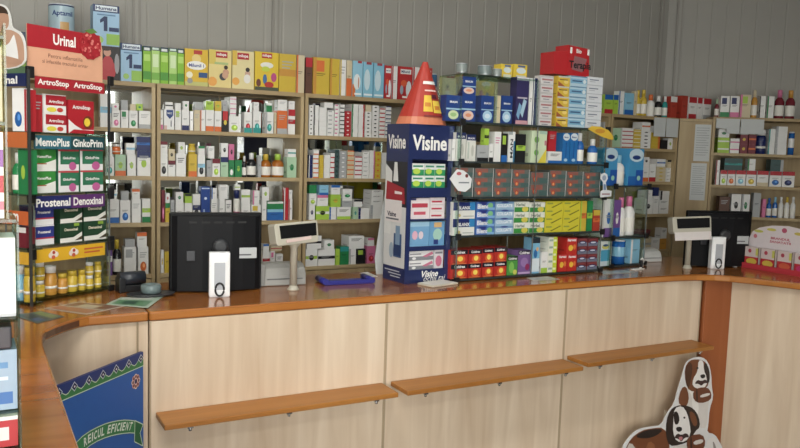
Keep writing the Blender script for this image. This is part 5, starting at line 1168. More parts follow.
m2 = MB(); m2.box(-w / 2, w / 2, 0, .004, 0, .735, NV)
els += [('t', 'Visine', .5, .89, .82, .09, WH), ('t', 'Visine', .36, .43, .42, None, (40, 44, 70)), T(.1, .395, .7, .405, (110, 112, 122)), ('r', .5, .16, .86, .31, (60, 92, 140)), ('r', .58, .2, .78, .36, (120, 150, 180)), ('r', .52, .17, .84, .24, (36, 60, 110)), ('e', .4, .2, .1, .05, (150, 170, 190)),
        T(.12, .068, .82, .074, (190, 196, 206)), T(.3, .05, .9, .056, (190, 196, 206)), T(.4, .032, .86, .038, (190, 196, 206)), ('p', [(.5, .56), (.84, .56), (.84, .575), (.5, .58)], (235, 220, 220))]
paint(m2, els, w, .735, 0)
q = m2.obj('side_panel', v, rot=-PI / 2, loc=(0.0, .006 + w / 2, 0))
def vbox(s, z, w, h, d, base, els, label, t=.012):
    o = make_pack('carton', w, h, d, base, els)(); x, y, _ = vloc(s, t, 0); o.location = (x, y, z); o.rotation_euler = (0, 0, VA); tag(o, label, 'carton', 'cartons inside the eye-drop display')
gel = [T(0, 0, 1, .5, (40, 150, 90)), ('e', .4, .35, .3, .25, (180, 215, 70)), T(.1, .7, .9, .85, (60, 140, 110))]
for k in range(2):
    for j, s in enumerate((.062, .128, .188)):
        vbox(s, 1.445 + k * .056, .058 if j else .068, .055, .1, (220, 226, 220) if j or 0 else (232, 234, 230), gel, 'green and white carton, %s layer, %s column, top compartment of eye-drop display' % (('lower', 'upper')[k], ('left', 'middle', 'right')[j]))
rw = [T(.1, .55, .9, .75, (196, 60, 80)), T(.2, .2, .8, .35, (205, 80, 100)), T(.0, .9, .3, 1, (60, 60, 110))]
for k in range(3):
    vbox(.180, 1.30 + k * .033, .084, .032, .1, (226, 214, 216), [T(.1, .3, .8, .55, (196, 60, 80))], 'red-striped flat carton, %s of three, second compartment of eye-drop display' % ('bottom', 'middle', 'top')[k])
vbox(.080, 1.30, .110, .096, .1, (228, 216, 218), rw, 'white and red carton left in second compartment of the eye-drop display')
lb = [('e', .3, .45, .14, .18, (225, 170, 190)), ('e', .6, .45, .12, .16, (220, 200, 210)), T(0, .8, 1, 1, (150, 195, 225))]
vbox(.080, 1.172, .112, .115, .1, (110, 165, 210), lb, 'pale blue carton left in third compartment of the eye-drop display')
vbox(.182, 1.172, .088, .115, .1, (100, 158, 205), [('e', .55, .45, .3, .25, (160, 205, 190)), T(.3, .75, .8, .95, (215, 170, 110)), T(.3, .05, .6, .25, (40, 60, 130))], 'blue carton right in third compartment of the eye-drop display')
gp = [T(0, 0, 1, .42, (130, 134, 142)), ('p', [(.55, .4), (.95, .9), (1, .6), (.7, .3)], (205, 110, 140)), ('e', .22, .22, .08, .14, (230, 230, 232)), T(.05, .62, .5, .74, (140, 140, 146))]
for k in range(2): vbox(.096, 1.062 + k * .044, .14, .043, .1, (224, 224, 226), gp, 'grey and pink flat carton, %s of two, bottom compartment of the eye-drop display' % ('lower', 'upper')[k])
vbox(.198, 1.062, .052, .088, .1, (214, 210, 214), [('e', .5, .4, .35, .3, (205, 110, 140)), T(.1, .8, .9, .9, (130, 130, 140))], 'upright grey carton right in bottom compartment of the eye-drop display')
# red pointed hat on top
o = empty('pointed_topper', (*vloc(VW / 2, .075, 0)[:2], 1.7355), VA, 'red pointed cardboard topper with two yellow cartons printed, on the eye-drop display', 'sign')
mb = MB(); RD = pm((188, 52, 40), .38); ORG = pm((214, 120, 84), .38)
def ring(z, f, bulge=0):
    a, b = (VW / 2 + .004) * f, (.07) * f
    return [(a * -math.cos(t * PI / 14), -(b * 1.5 + bulge) * math.sin(t * PI / 14) + b * .5, z) for t in range(15)] + [(a * .7, b, z), (-a * .7, b, z)]
R = [ring(0, 1, .02), ring(.035, .90, .018), ring(.27, .16, .004), ring(.29, .10, .002)]
for i in range(3):
    for k in range(17):
        k2 = (k + 1) % 17; mb.face([R[i][k], R[i][k2], R[i + 1][k2], R[i + 1][k]], ORG if i == 0 else RD, True)
mb.face(R[3], RD); mb.face(R[0][::-1], RD); mb.obj('cone', o)
def onface(u, v):   # u across (-1..1), v height on the front face
    z = .035 + v * .235; f = .90 + v * (.16 - .90); b = (.105 * f + .018 + v * (.004 - .018)) * math.sqrt(max(0, 1 - u * u)) - .035 * f; return (u * (VW / 2 + .004) * f, -b - .003, z)
mb = MB()
for (u0, v0, u1, v1, c) in ((-.45, .1, -.02, .42, (232, 190, 50)), (.02, .08, .5, .32, (236, 200, 60)), (-.4, .2, -.1, .28, (214, 130, 40)), (.1, .14, .42, .22, (214, 130, 40)), (-.42, .0, .5, .035, (130, 40, 40)), (-.6, .64, .6, .70, WH), (-.45, .5, .45, .53, (240, 200, 190)), (.0, .36, .35, .44, (90, 30, 50))):
    k = 0; k0 = (u0, v0, u1, v1, c); kk = .0004 * len(mb.f) / 6
    for j in range(6):
        ua = u0 + (u1 - u0) * j / 6; ub = u0 + (u1 - u0) * (j + 1) / 6; P = [onface(ua, v0), onface(ub, v0), onface(ub, v1), onface(ua, v1)]; mb.face([(p[0], p[1] - .001 - kk, p[2]) for p in P], pm(c))
mb.obj('printed_cartons', o)

# ---------------------------------------------------------------- red therapy sign on the top stacks
(ga, gb), gth = PLANES['G']
def gpos(s, t): return (ga + s * math.cos(gth) - t * math.sin(gth), gb + s * math.sin(gth) + t * math.cos(gth))
ztop = {}
for pn, z, ins, place, grp, items in ROWS:
    if pn == 'G' and z > 1.7:
        for it in items: ztop[it[0]] = it[1] + it[3]
zs = max(v for k, v in ztop.items() if .44 < k < .80) + .0015
x, y = gpos(.525, .03)
o = empty('therapy_sign', (x, y, zs), gth + .03, 'red cardboard sign reading Terapia standing on the tall carton stacks', 'sign')
mb = MB(); RS = pm((196, 34, 40), .35)
mb.prism([(.045, 0), (.135, 0), (.135, .12), (.045, .11)], 0, .1, RS); mb.obj('left_block', o)
mb = MB(); mb.prism([(.136, .0), (.29, 0), (.282, .142), (.136, .15)], -.004, .09, RS)
for k, (a, b) in enumerate(((.148, .162), (.19, .225), (.27, .285))): mb.face([(a, -.0046, .11), (b, -.0046, .11), (b, -.0046, .14 - .01 * (k == 1)), (a, -.0046, .14 - .01 * (k == 1))], pm(WH)) if k != 1 else mb.text('Bio', pm(WH), .21, .125, .036, None, -.0046)
mb.face([(.165, -.0046, .03), (.24, -.0046, .02), (.27, -.0046, .09), (.18, -.0046, .1)], pm((150, 96, 100)))
mb.text('Terapia', pm((34, 34, 38)), .222, .05, .155, .048, -.0056); mb.obj('right_block', o)

# things on the glass top shelf and tops of the back bays
def gthing(o, s, t, z, rot=0):
    x, y = gpos(s, t); o.location = (x, y, z); o.rotation_euler = (0, 0, gth + rot)
def tin(w, h, c, band, txt=None, lab=(200, 210, 215)):
    o = bpy.data.objects.new('tin', None); COL.objects.link(o); r = w / 2
    mb = MB(); b = pm(c, .25); l = pm(lab, .35)
    mb.lathe([(r, 0), (r, .01), (r * 1.003, .011), (r * 1.003, h * .9), (r, h * .91), (r, h * .95)], [pm((170, 172, 175), .3, .7), b, l if False else b, b, pm(band, .3)], n=24)
    if txt:
        V, F = glyphs(txt, True); x0 = min(q[0] for q in V); x1 = max(q[0] for q in V); y0 = min(q[1] for q in V); sc = (1.7 * r) / (x1 - x0); i = len(mb.v)
        for q in V:
            a = (q[0] - (x0 + x1) / 2) * sc / r; mb.v.append((r * 1.012 * math.sin(a), -r * 1.012 * math.cos(a), h * .52 + (q[1] - y0) * sc))
        for f in F: mb.f.append(tuple(i + k for k in f)); mb.mi.append(mb.m(pm((30, 60, 130)))); mb.sm.append(False)
        N = 8
        for k in range(N):
            a0 = -.35 + .7 * k / N + .15; a1 = a0 + .7 / N; mb.face([(r * 1.01 * math.sin(a0), -r * 1.01 * math.cos(a0), h * .05), (r * 1.01 * math.sin(a1), -r * 1.01 * math.cos(a1), h * .05), (r * 1.01 * math.sin(a1), -r * 1.01 * math.cos(a1), h * .36), (r * 1.01 * math.sin(a0), -r * 1.01 * math.cos(a0), h * .36)], pm((205, 160, 95)))
    mb.obj('body', o)
    mb = MB(); mb.lathe([(r * .98, 0), (r * .98, h * .045), (r * .9, h * .05)], pm((200, 205, 212), .3), n=24); q = mb.obj('lid', o); q.location.z = h * .95
    return o
for s, w, h, c, bd, lb in ((.03, .055, .05, (128, 138, 136), (60, 70, 80), 'small grey tin at the left end of the large glass rack top'), (.165, .07, .05, (110, 124, 124), (70, 80, 90), 'grey-green tin left of the yellow cartons on the large glass rack top'), (.236, .05, .04, (136, 144, 140), (90, 100, 105), 'low grey tin just left of the yellow cartons on the glass rack')):
    o = tin(w, h, c, bd); gthing(o, s, .06, 1.9782); tag(o, lb, 'tin')
for k, (s, w, h) in enumerate(((.305, .068, .07), (.39, .085, .075))):
    o = make_pack('carton', w, h, .06, (222, 190, 50), [('e', .55, .6, .35, .2, (200, 212, 214)), T(.3, .82, .85, .95, (90, 110, 150)), T(.2, 0, .9, .3, (206, 208, 190))])()
    gthing(o, s, .07, 1.9782); tag(o, 'yellow carton with pale oval on the glass rack top, %s of two' % ('left', 'right')[k], 'carton')
for k, (x, n) in enumerate(((2.13, 2), (2.235, 2))):
    for j in range(n):
        o = tin(.1, .088, (70, 120, 170), (205, 215, 220)); o.location = (x, 1.33, 1.9125 + j * .0885); tag(o, 'blue and white tin, %s, %s pair behind the red pointed topper' % (('bottom', 'top')[j], ('left', 'right')[k]), 'tin')
# formula tin, formula carton and picture carton on the far left bay
o = make_pack('carton', .13, .2, .1, (60, 110, 60), [T(0, .7, 1, 1, (40, 60, 90)), T(.3, .75, .9, .95, (210, 214, 210)), T(0, .2, 1, .5, (130, 180, 60))])(); o.location = (-.09, 1.27, 1.9125); tag(o, 'green carton with white-labelled dark top behind the cardboard man', 'carton')
o = make_pack('storage_carton', .16, .215, .12, (150, 40, 48), [T(.1, .1, .9, .3, (200, 190, 180))])(); o.location = (.14, 1.26, 1.9125); tag(o, 'large dark red carton under the formula tin', 'carton')
o = tin(.118, .137, (168, 196, 210), (30, 50, 110), 'Aptamil'); o.location = (.137, 1.325, 2.1282); tag(o, 'pale blue formula tin reading Aptamil above the red header card', 'tin')
o = make_pack('picture_carton', .118, .166, .1, (40, 34, 36), [('e', .5, .3, .34, .34, (196, 50, 60)), ('e', .52, .5, .22, .22, (200, 56, 64)), ('e', .5, .82, .15, .12, (205, 150, 125)), ('e', .46, .93, .2, .07, (60, 40, 34)), ('p', [(.25, .72), (.36, .95), (.3, .5)], (70, 46, 38)), T(.0, .0, .12, 1, (90, 110, 90)), ('e', .88, .5, .1, .3, (150, 150, 155))])()
o.location = (.337, 1.25, 1.9125); tag(o, 'dark carton printed with a woman in a red jacket, under a formula carton', 'carton')
col, els, lk = DESIGN['humana']; o = make_pack('formula_carton', .122, .197, .1, col, els)(); o.location = (.333, 1.25, 2.079); tag(o, 'formula carton marked 1 standing on the woman-in-red carton', 'carton')

# hang tags on the racks
def tagshape(pts, frame, y, c, label, extra=()):
    (ax, ay), th = frame
    mb = MB(); mb.prism(pts, y - .002, y, pm(c, .4))
    for k, (q, cc) in enumerate(extra):
        mb.face([(p[0], y - .0024 - .0003 * k, p[1]) for p in q], pm(cc))
    o = mb.obj('hang_tag', loc=(ax, ay, 0), rot=th); tag(o, label, 'tag'); return o
def ell(cx, cz, rx, rz, n=16): return [(cx + rx * math.cos(2 * PI * k / n), cz + rz * math.sin(2 * PI * k / n)) for k in range(n)]
GF = PLANES['G']
tagshape([(-.045, 1.52), (-.03, 1.535), (.005, 1.53), (.03, 1.515), (.055, 1.49), (.05, 1.45), (.02, 1.43), (-.02, 1.435), (-.045, 1.46), (-.07, 1.49)], GF, -.02, (222, 224, 226), 'white rounded hang tag on the left end of the third glass shelf', ((ell(.025, 1.505, .009, .009), (120, 50, 50)), ([(-.02, 1.47), (.04, 1.47), (.04, 1.476), (-.02, 1.476)], (120, 130, 140)), (ell(-.02, 1.515, .014, .008), (190, 90, 100))))
tagshape([(.883, 1.522), (.908, 1.53), (.928, 1.522), (.935, 1.5), (.922, 1.48), (.932, 1.44), (.968, 1.435), (.966, 1.405), (.888, 1.4), (.888, 1.432), (.905, 1.44), (.902, 1.48), (.881, 1.5)], GF, -.02, (218, 222, 226), 'white figure-shaped hang tag at the right end of the large glass rack', ((ell(.908, 1.503, .015, .014), (150, 165, 190)), ([(.905, 1.47), (.92, 1.47), (.926, 1.44), (.907, 1.44)], (110, 140, 180)), ([(.898, 1.415), (.955, 1.415), (.955, 1.421), (.898, 1.421)], (150, 90, 100))))
tagshape([(.775, 1.752), (.80, 1.768), (.86, 1.768), (.92, 1.752), (.955, 1.722), (.957, 1.702), (.93, 1.705), (.88, 1.715), (.82, 1.735)], GF, -.02, (226, 184, 48), 'yellow curved shelf talker at the top right of the large glass rack', ((ell(.86, 1.745, .035, .012), (206, 140, 40)),))

# ---------------------------------------------------------------- electronics
def monitor(loc, rot, w, h, label):
    o = empty('monitor', loc, rot, label, 'monitor')
    bk = pm((14, 15, 18), .5, spec=.2); bk2 = pm((17, 18, 22), .55, spec=.2); lt = pm((44, 46, 50), .45)
    mb = MB(); mb.box(-w / 2, w / 2, 0, .03, .002, .012 + h, bk); mb.obj('bezel', o, bevel=.006)
    mb = MB()      # domed rear shell
    n = 8
    prof = [(-w / 2 + .008, 0.001), (-w / 2 + .03, -.018), (-w * .28, -.028), (-w * .16, -.034), (w * .16, -.034), (w * .28, -.028), (w / 2 - .03, -.018), (w / 2 - .008, .001)]
    z0, z1 = .006, .012 + h - .012
    for (a, b), (c, d) in zip(prof, prof[1:]): mb.face([(a, b, z0), (c, d, z0), (c, d, z1), (a, b, z1)], bk2)
    mb.face([(a, b, z1) for a, b in prof], bk2); mb.face([(a, b, z0) for a, b in prof][::-1], bk2); mb.obj('rear_shell', o)
    mb = MB(); mb.lathe([(.035, 0), (.034, .012), (.02, .02)], lt, n=18); q = mb.obj('swivel_boss', o); q.rotation_euler = (PI / 2, 0, 0); q.location = (.012, -.033, h * .6)
    mb = MB(); mb.box(-w * .33, -w * .33 + .035, -.037, -.029, h * .42, h * .42 + .042, pm((50, 52, 58), .4)); mb.obj('port_cover', o, bevel=.002)
    mb = MB(); mb.box(w * .22, w * .22 + .08, -.030, -.0285, h * .44, h * .44 + .045, pm((178, 182, 184), .4)); mb.box(w * .24, w * .24 + .05, -.0308, -.03, h * .44 + .012, h * .44 + .018, pm((90, 90, 95))); mb.obj('sticker', o)
    mb = MB()
    for k in range(5): mb.box(-w * .3 + k * w * .13, -w * .3 + k * w * .13 + w * .09, -.0345 if 1 <= k <= 3 else -.031, -.02, h * .97 - .02, h * .97 - .012, pm((10, 10, 12), .6))
    mb.obj('vents', o)
    mb = MB(); mb.lathe([(.10, 0), (.10, .008), (.09, .012)], bk, n=24); q = mb.obj('base', o); q.scale = (1, .7, 1); q.location = (0, .03, 0)
    mb = MB(); mb.box(-w / 2 + .015, w / 2 - .015, .0301, .0306, .028, h - .002, pm((12, 14, 18), .15)); mb.obj('screen', o)
    mb = MB(); mb.box(-.03, .03, .032, .06, .01, .2, bk); mb.obj('neck', o)
    return o
monitor((.632, .33, 1.0005), math.radians(-8), .38, .318, 'large black monitor seen from behind at the left till')
monitor((3.52, .15, 1.0005), math.radians(-19), .405, .31, 'black monitor seen from behind at the right till')

def reader(loc, rot, label):
    o = empty('desk_reader', loc, rot, label, 'scanner')
    w, h, d = .083, .182, .035; wh = pm((226, 228, 232), .3); wp = pm((236, 238, 240), .3); gr = pm((168, 172, 180), .4)
    mb = MB(); mb.box(-w / 2, w / 2, 0, d, 0, h, wh); mb.obj('housing', o, bevel=.004)
    mb = MB(); a, b = w / 2 - .003, w / 2 - .02
    F0 = [(-a, -.001, .004), (a, -.001, .004), (a, -.001, h - .004), (-a, -.001, h - .004)]; F1 = [(-b, -.006, .03), (b, -.006, .03), (b, -.006, h - .04), (-b, -.006, h - .04)]
    for k in range(4): mb.face([F0[k], F0[(k + 1) % 4], F1[(k + 1) % 4], F1[k]], wp)
    mb.face(F1, gr); mb.obj('front_panel', o)
    mb = MB(); mb.tube([(.017 * math.cos(t * PI / 10), -.009, .032 + .026 * math.sin(t * PI / 10)) for t in range(20)], .004, K_black, closed=True); mb.obj('ring', o)
    mb = MB(); mb.box(-w / 2 + .006, w / 2 - .006, .001, d + .012, 0.0, .004, wh); mb.obj('foot', o)
    return o
reader((.607, .19, 1.0005), math.radians(-12), 'white upright reader with black oval ring in front of the large monitor')
reader((3.432, .075, 1.0005), math.radians(-22), 'white upright reader with black oval ring in front of the right monitor')

def pole_display(loc, rot, label, hw=.205, hz=.19, tint=(182, 177, 160), below=False):
    o = empty('customer_display', loc, rot, label, 'price display')
    c = pm(tint, .45); mb = MB(); mb.lathe([(.026, 0), (.026, .004), (.02, .01), (.016, .02)], c, n=20); mb.obj('base', o)
    mb = MB(); mb.lathe([(.0155, 0), (.0155, hz - .018), (.03, hz), (.034, hz + .01)], c, n=16); q = mb.obj('pole', o); q.location.z = .012
    hd = bpy.data.objects.new('head', None)
    mb = MB(); w = hw / 2
    P = [(-w, .0), (-w * .94, -.012), (w * .94, -.012), (w, 0), (w * 1.02, .072), (w * .98, .082), (-w * .98, .082), (-w * 1.02, .072)]
    mb.prism(P, -.035, .03, c); h_ = mb.obj('head', o, bevel=.004); h_.location = (0, 0, hz + .02); h_.rotation_euler = (math.radians(-8), math.radians(-3), 0)
    mb = MB(); mb.prism([(-w * .78, .017), (w * .9, .017), (w * .92, .072), (-w * .8, .072)], -.038, -.0355, pm((12, 13, 15), .55, spec=.2)); mb.obj('screen', h_)
    mb = MB(); mb.prism([(-w * .95, -.05), (w * .95, -.05), (w * .95, -.004), (-w * .95, -.004)] if below else [(-w * .55, -.002), (w * .62, .004), (w * .62, .018), (-w * .55, .012)], -.0395, -.0355 if not below else -.036, pm((214, 206, 204) if below else (216, 190, 184), .5)); mb.obj('label_strip', h_)
    return o
pole_display((.945, .245, 1.0005), math.radians(8), 'beige customer price display on a pole at the left till')
pole_display((3.272, .15, 1.0005), math.radians(-22), 'beige customer price display on a pole at the right till', .225, .19, below=True)

def printer(loc, rot, label, w=.17, h=.085, c=(176, 176, 170)):
    o = empty('receipt_printer', loc, rot, label, 'printer')
    m = pm(c, .45); mb = MB()
    P = [(0, 0), (.15, 0), (.15, h * .5), (.14, h * .8), (.115, h * .97), (.085, h), (.05, h * .97), (.02, h * .8), (.005, h * .5)]      # profile in YZ
    for sx, nm in ((-1, 'left'), (1, 'right')): pass
    mb.prism(P, -w / 2, w / 2, m); q = mb.obj('housing', o, bevel=.006, seg=3); q.rotation_euler = (0, 0, PI / 2)
    mb = MB(); mb.box(-w / 2 - .001, -w / 2 + .022, -.004, .14, .0, h * 1.04, pm(tuple(v * .93 for v in c), .45)); mb.obj('end_cap', o, bevel=.006)
    mb = MB(); mb.box(-w * .35, w * .42, -.0015, .012, h * .3, h * .34, pm((90, 92, 95), .5)); mb.obj('paper_slot', o)
    return o
printer((.94, .35, 1.0005), math.radians(-4), 'grey receipt printer behind the pole of the left price display', .21, .095, (156, 156, 152))
printer((3.26, .40, 1.0005), math.radians(-8), 'pale receipt printer near the small glass rack', .15, .075, (200, 200, 198))

# ---------------------------------------------------------------- small things on the counter
o = empty('coin_tray', (1.235, .335, 1.0005), math.radians(-4), 'low royal-blue plastic coin tray with curled ends', 'tray')
bl = pm((40, 44, 140), .35); mb = MB(); mb.box(-.11, .11, -.05, .06, 0, .008, bl); mb.box(-.11, .11, -.053, -.048, 0, .02, bl); mb.obj('tray', o, bevel=.002)
for sx in (-1, 1): mb = MB(); mb.tube([(sx * .112, -.052, .015), (sx * .112, .062, .015)], .0145, bl, n=14); mb.obj('curled_end', o)
o = empty('price_pad', (1.622, .155, 1.0005), math.radians(14), 'flat white pad lying in front of the eye-drop display', 'pad')
mb = MB(); mb.box(-.085, .085, -.05, .05, 0, .009, pm((205, 198, 180), .4)); mb.obj('board', o, bevel=.003)
mb = MB(); mb.box(-.075, .075, -.043, .043, .0095, .0105, pm((222, 220, 214), .5)); mb.obj('sheet', o)
def sheet(pts, z, base, els, label, name='leaflet', cat='leaflet'):
    mb = MB(); mb.slab(pts, z, z + .0012, pm(base, .3))
    a, b, c, d = [Vector((*p, 0)) for p in pts]
    for k, (u0, v0, u1, v1, col) in enumerate(els):
        q = []
        for u, v in ((u0, v0), (u1, v0), (u1, v1), (u0, v1)):
            p = (a * (1 - u) + b * u) * (1 - v) + (d * (1 - u) + c * u) * v; q.append((p.x, p.y, z + .0015 + .0003 * k))
        mb.face(q, pm(col, .3))
    o = mb.obj(name); tag(o, label, cat); return o
sheet([(-.04, .185), (.085, .03), (.235, .13), (.085, .262)], 1.0006, (178, 168, 152), [(.05, .5, .95, .95, (128, 84, 62)), (.05, .05, .95, .4, (170, 110, 80)), (.3, .5, .7, .8, (190, 176, 150))], 'brown and cream leaflet lying on the left worktop before the remedy rack')
sheet([(.17, .18), (.30, .06), (.40, .26), (.245, .30)], 1.0022, (165, 185, 165), [(.1, .1, .9, .6, (90, 140, 100)), (.1, .7, .8, .9, (200, 205, 195)), (.3, .2, .6, .5, (50, 90, 70))], 'green leaflet lying near the tape dispenser on the left worktop')
sheet([(-.145, .10), (-.08, -.06), (.012, .02), (-.055, .14)], 1.0006, (70, 90, 90), [(.1, .1, .9, .5, (40, 60, 70)), (.1, .6, .9, .9, (110, 130, 80)), (.6, .1, .9, .4, (60, 90, 130))], 'dark green leaflet at the bend of the left worktop')
sheet([(1.415, .56), (1.40, .44), (1.455, .44), (1.47, .58)], 1.0006, (215, 216, 212), [(.2, .3, .8, .4, (180, 182, 184))], 'white sheet lying behind the eye-drop display', 'paper_sheet', 'paper')
sheet([(2.13, .09), (2.29, .085), (2.285, .175), (2.15, .17)], 1.0006, (196, 196, 190), [(.1, .2, .8, .4, (170, 172, 176))], 'glossy white card lying in front of the large glass rack', 'card', 'card')
sheet([(2.62, .13), (2.84, .12), (2.85, .21), (2.70, .22)], 1.0006, (170, 178, 172), [(.1, .2, .6, .5, (206, 208, 204))], 'pale card lying in front of the small glass rack', 'card', 'card')
# white loop holder by the small rack
o = empty('tag_holder', (2.955, .2, 1.0005), math.radians(10), 'small white curved holder with black grip right of the small glass rack', 'holder')
mb = MB(); mb.box(-.06, .03, -.012, .014, 0, .006, K_white); mb.obj('foot', o, bevel=.002)
mb = MB(); mb.tube([(-.0, .0, .006), (.028, .0, .02), (.034, 0, .045), (.02, 0, .062), (.006, 0, .055)], .005, K_white); mb.obj('loop', o)
mb = MB(); mb.tube([(.008, 0, .05), (.014, 0, .03), (.012, 0, .012)], .008, K_black); mb.obj('grip', o)
# dark round dish with tape dispenser, and the black roll holder behind it
o = empty('tape_dish', (.36, .30, 1.0035), 0, 'dark oval dish with a grey tape roll beside the left black monitor', 'dispenser')
mb = MB(); mb.lathe([(.07, 0), (.092, .004), (.095, .010), (.088, .0085)], pm((52, 54, 58), .35), n=28); q = mb.obj('dish', o); q.scale = (1, .62, 1)
mb = MB(); mb.lathe([(.034, 0), (.04, .006), (.04, .03), (.034, .036), (.018, .036), (.016, .03)], pm((104, 122, 124), .3), n=22); q = mb.obj('tape_roll', o); q.location = (.0, 0, .0095)
o = empty('roll_terminal', (.305, .43, 1.0005), math.radians(8), 'black cylindrical roll holder on a stand left of the tape dish', 'dispenser')
mb = MB(); mb.tube([(-.05, 0, .055), (.055, 0, .055)], .028, pm((40, 46, 56), .3), n=20); mb.obj('cylinder', o)
mb = MB(); mb.box(-.055, -.03, -.03, .03, 0, .06, pm((28, 30, 34), .4)); mb.box(-.03, .05, -.02, .03, 0, .028, pm((28, 30, 34), .4)); mb.obj('stand', o, bevel=.003)
# small white jug next to the sachet display
mb = MB(); mb.lathe([(.012, 0), (.014, .02), (.009, .03), (.014, .048), (.011, .05)], K_white, n=14); o = mb.obj('pen_cup', loc=(3.625, .11, 1.0005)); tag(o, 'tiny white cup left of the red sachet display', 'cup')

# red and white sachet display on the right arm
sa = math.radians(-90); SL = (3.655, .085)
o = empty('sachet_display', (SL[0], SL[1], 1.0005), sa, 'white rounded sachet display with red box slots on the right counter arm', 'display')
mb = MB(); prof = [(.0, 0), (.44, 0), (.44, .18), (.40, .225), (.33, .252), (.24, .262), (.14, .255), (.06, .235), (.02, .21), (0, .17)]
mb.prism(prof, .044, .048, pm((214, 204, 208), .4))
for (x, z, rx, rz, c) in ((.06, .215, .03, .008, (190, 190, 80)), (.14, .232, .03, .008, (200, 190, 80)), (.22, .235, .016, .014, (190, 80, 110)), (.31, .225, .03, .009, (200, 180, 80)), (.385, .205, .03, .009, (200, 60, 120)), (.04, .185, .012, .012, (200, 110, 120))): mb.face([(p[0], .0434, p[1]) for p in ell(x, z, rx, rz)], pm(c))
mb.text('BRANDUL', pm((196, 90, 110)), .2, .185, .12, .014, .043); mb.text('SANATATII', pm((196, 90, 110)), .2, .165, .13, .014, .043); mb.obj('back_card', o)
mb = MB(); mb.box(0, .44, -.005, .048, 0, .008, pm((200, 60, 70), .4)); mb.box(0, .44, -.008, -.005, 0, .03, pm((196, 50, 62), .4)); mb.obj('tray', o)
for k in range(4):
    s = .052 + k * .104
    q = make_pack('sachet_carton', .09, .115, .03, (206, 190, 188), [T(0, .0, 1, .5, (190, 40, 52)), ('e', .5, .28, .38, .16, ((206, 176, 60), (206, 176, 60), (214, 90, 60), (200, 50, 110))[k]), ('e', .35, .8, .12, .1, (180, 60, 80)), T(.78, .6, .95, .95, (200, 200, 90)), T(.96, 0, 1, 1, (70, 60, 40))])()
    q.location = (SL[0] + s * math.cos(sa) - .008 * math.sin(sa), SL[1] + s * math.sin(sa) + .008 * math.cos(sa), 1.009); q.rotation_euler = (0, 0, sa)
    tag(q, 'red and white sachet carton, %s in the rounded sachet display' % ('leftmost', 'second', 'third', 'rightmost')[k], 'carton', 'cartons in the sachet display')

# basket resting on the two low packs of the back right bay
o = empty('basket', (4.1, 1.31, .0), 0, 'shallow maroon basket resting on low packs in the back right bay', 'basket')
BZ = max(it[1] + it[3] for r in ROWS if r[3] == 'lowest shelf of the back right bay' for it in r[5] if abs(it[0] - 4.1) < .12)
o.location.z = BZ + .001
mb = MB(); mb.lathe([(.055, 0), (.085, .02), (.09, .05), (.086, .05), (.08, .022), (.05, .004)], pm((104, 40, 52), .5), n=24); q = mb.obj('bowl', o); q.scale = (1, .6, 1)
mb = MB(); mb.tube([(.088 * math.cos(t * PI / 12), .053 * math.sin(t * PI / 12), .051) for t in range(24)], .004, pm((140, 60, 60), .5), closed=True); mb.obj('rim', o)
# white card leaning behind the eye-drop display
mb = MB(); mb.prism([(0, 0), (.055, 0), (.055, .41), (.038, .415), (.012, .25), (-.01, .08)], 0, .003, pm((196, 200, 200), .6)); o = mb.obj('leaflet_card', loc=(1.478, .50, 1.0005)); tag(o, 'tall white card standing behind the left edge of the eye-drop display', 'card')

# ---------------------------------------------------------------- product stand in the near left corner, on the arm
o = empty('product_stand', (-.36, -1.2, 1.0005), 0, 'glass product stand at the near left edge of the counter arm', 'display rack')
mb = MB(); mb.box(.168, .172, -.02, .16, 0, .455, M_glassedge); mb.obj('side_pane', o)
mb = MB(); mb.box(.151, .155, -.02, .16, .462, .83, glassmat('yellowed_edge', (225, 222, 180), .2)); mb.obj('side_pane', o)
for z, xr in ((.0, .168), (.075, .168), (.262, .168), (.455, .168), (.64, .151), (.80, .151)):
    mb = MB(); mb.box(-.1, xr, -.02, .16, z, z + .006, M_glassedge); mb.obj('glass_shelf', o)
for (xr, z0, h, base, els, lb) in (
    (-.194, .082, .12, 'c', None, 'pale blue carton on the near left stand, below the white cartons'),
    (-.194, .0065, .067, 'w', None, 'white carton with red patch at the foot of the near left stand'),
    (-.194, .2685, .155, 'w', None, 'large plain white carton in the near left stand'),
    (-.212, .4615, .165, 'w', None, 'white and pink carton on the upper shelf of the near left stand'),
    (-.212, .6465, .14, 'e', None, 'cream carton on the top shelf of the near left stand')):
    col = (150, 174, 198) if base == 'c' else pc(base)[0]
    E_ = {'c': [T(.6, .1, .95, .3, (60, 110, 180)), T(.3, .7, .9, .8, (90, 140, 190)), T(.2, .5, .9, .56, (200, 220, 232))], 'e': []}.get(base, [])
    if z0 < .01: E_ = [T(.55, .0, 1, .8, (196, 50, 56)), T(.66, .2, .9, .6, (230, 220, 218))]
    if .4 < z0 < .5: E_ = [T(.5, .3, 1, .5, (200, 60, 70)), T(.5, .6, 1, .8, (150, 90, 170)), T(.5, .1, 1, .2, (214, 120, 140))]
    if .2 < z0 < .3: E_ = [T(.0, .0, 1, .04, (190, 190, 195))]
    q = make_pack('carton', .16, h, .1, tuple(min(255, int(v * (1.05 if base == 'w' else 1))) for v in col), E_)(); q.location = (xr - .08, -1.2, 1.001 + z0); tag(q, lb, 'carton', 'cartons in the near left stand')
mb = MB(); mb.box(-.08, .08, 0, .12, 0, .045, pm((70, 66, 72), .3)); q = mb.obj('dark_case', loc=(-.282, -1.2, 1.001 + .2035), bevel=.004); tag(q, 'flat dark grey case lying on the pale blue carton in the near left stand', 'case')

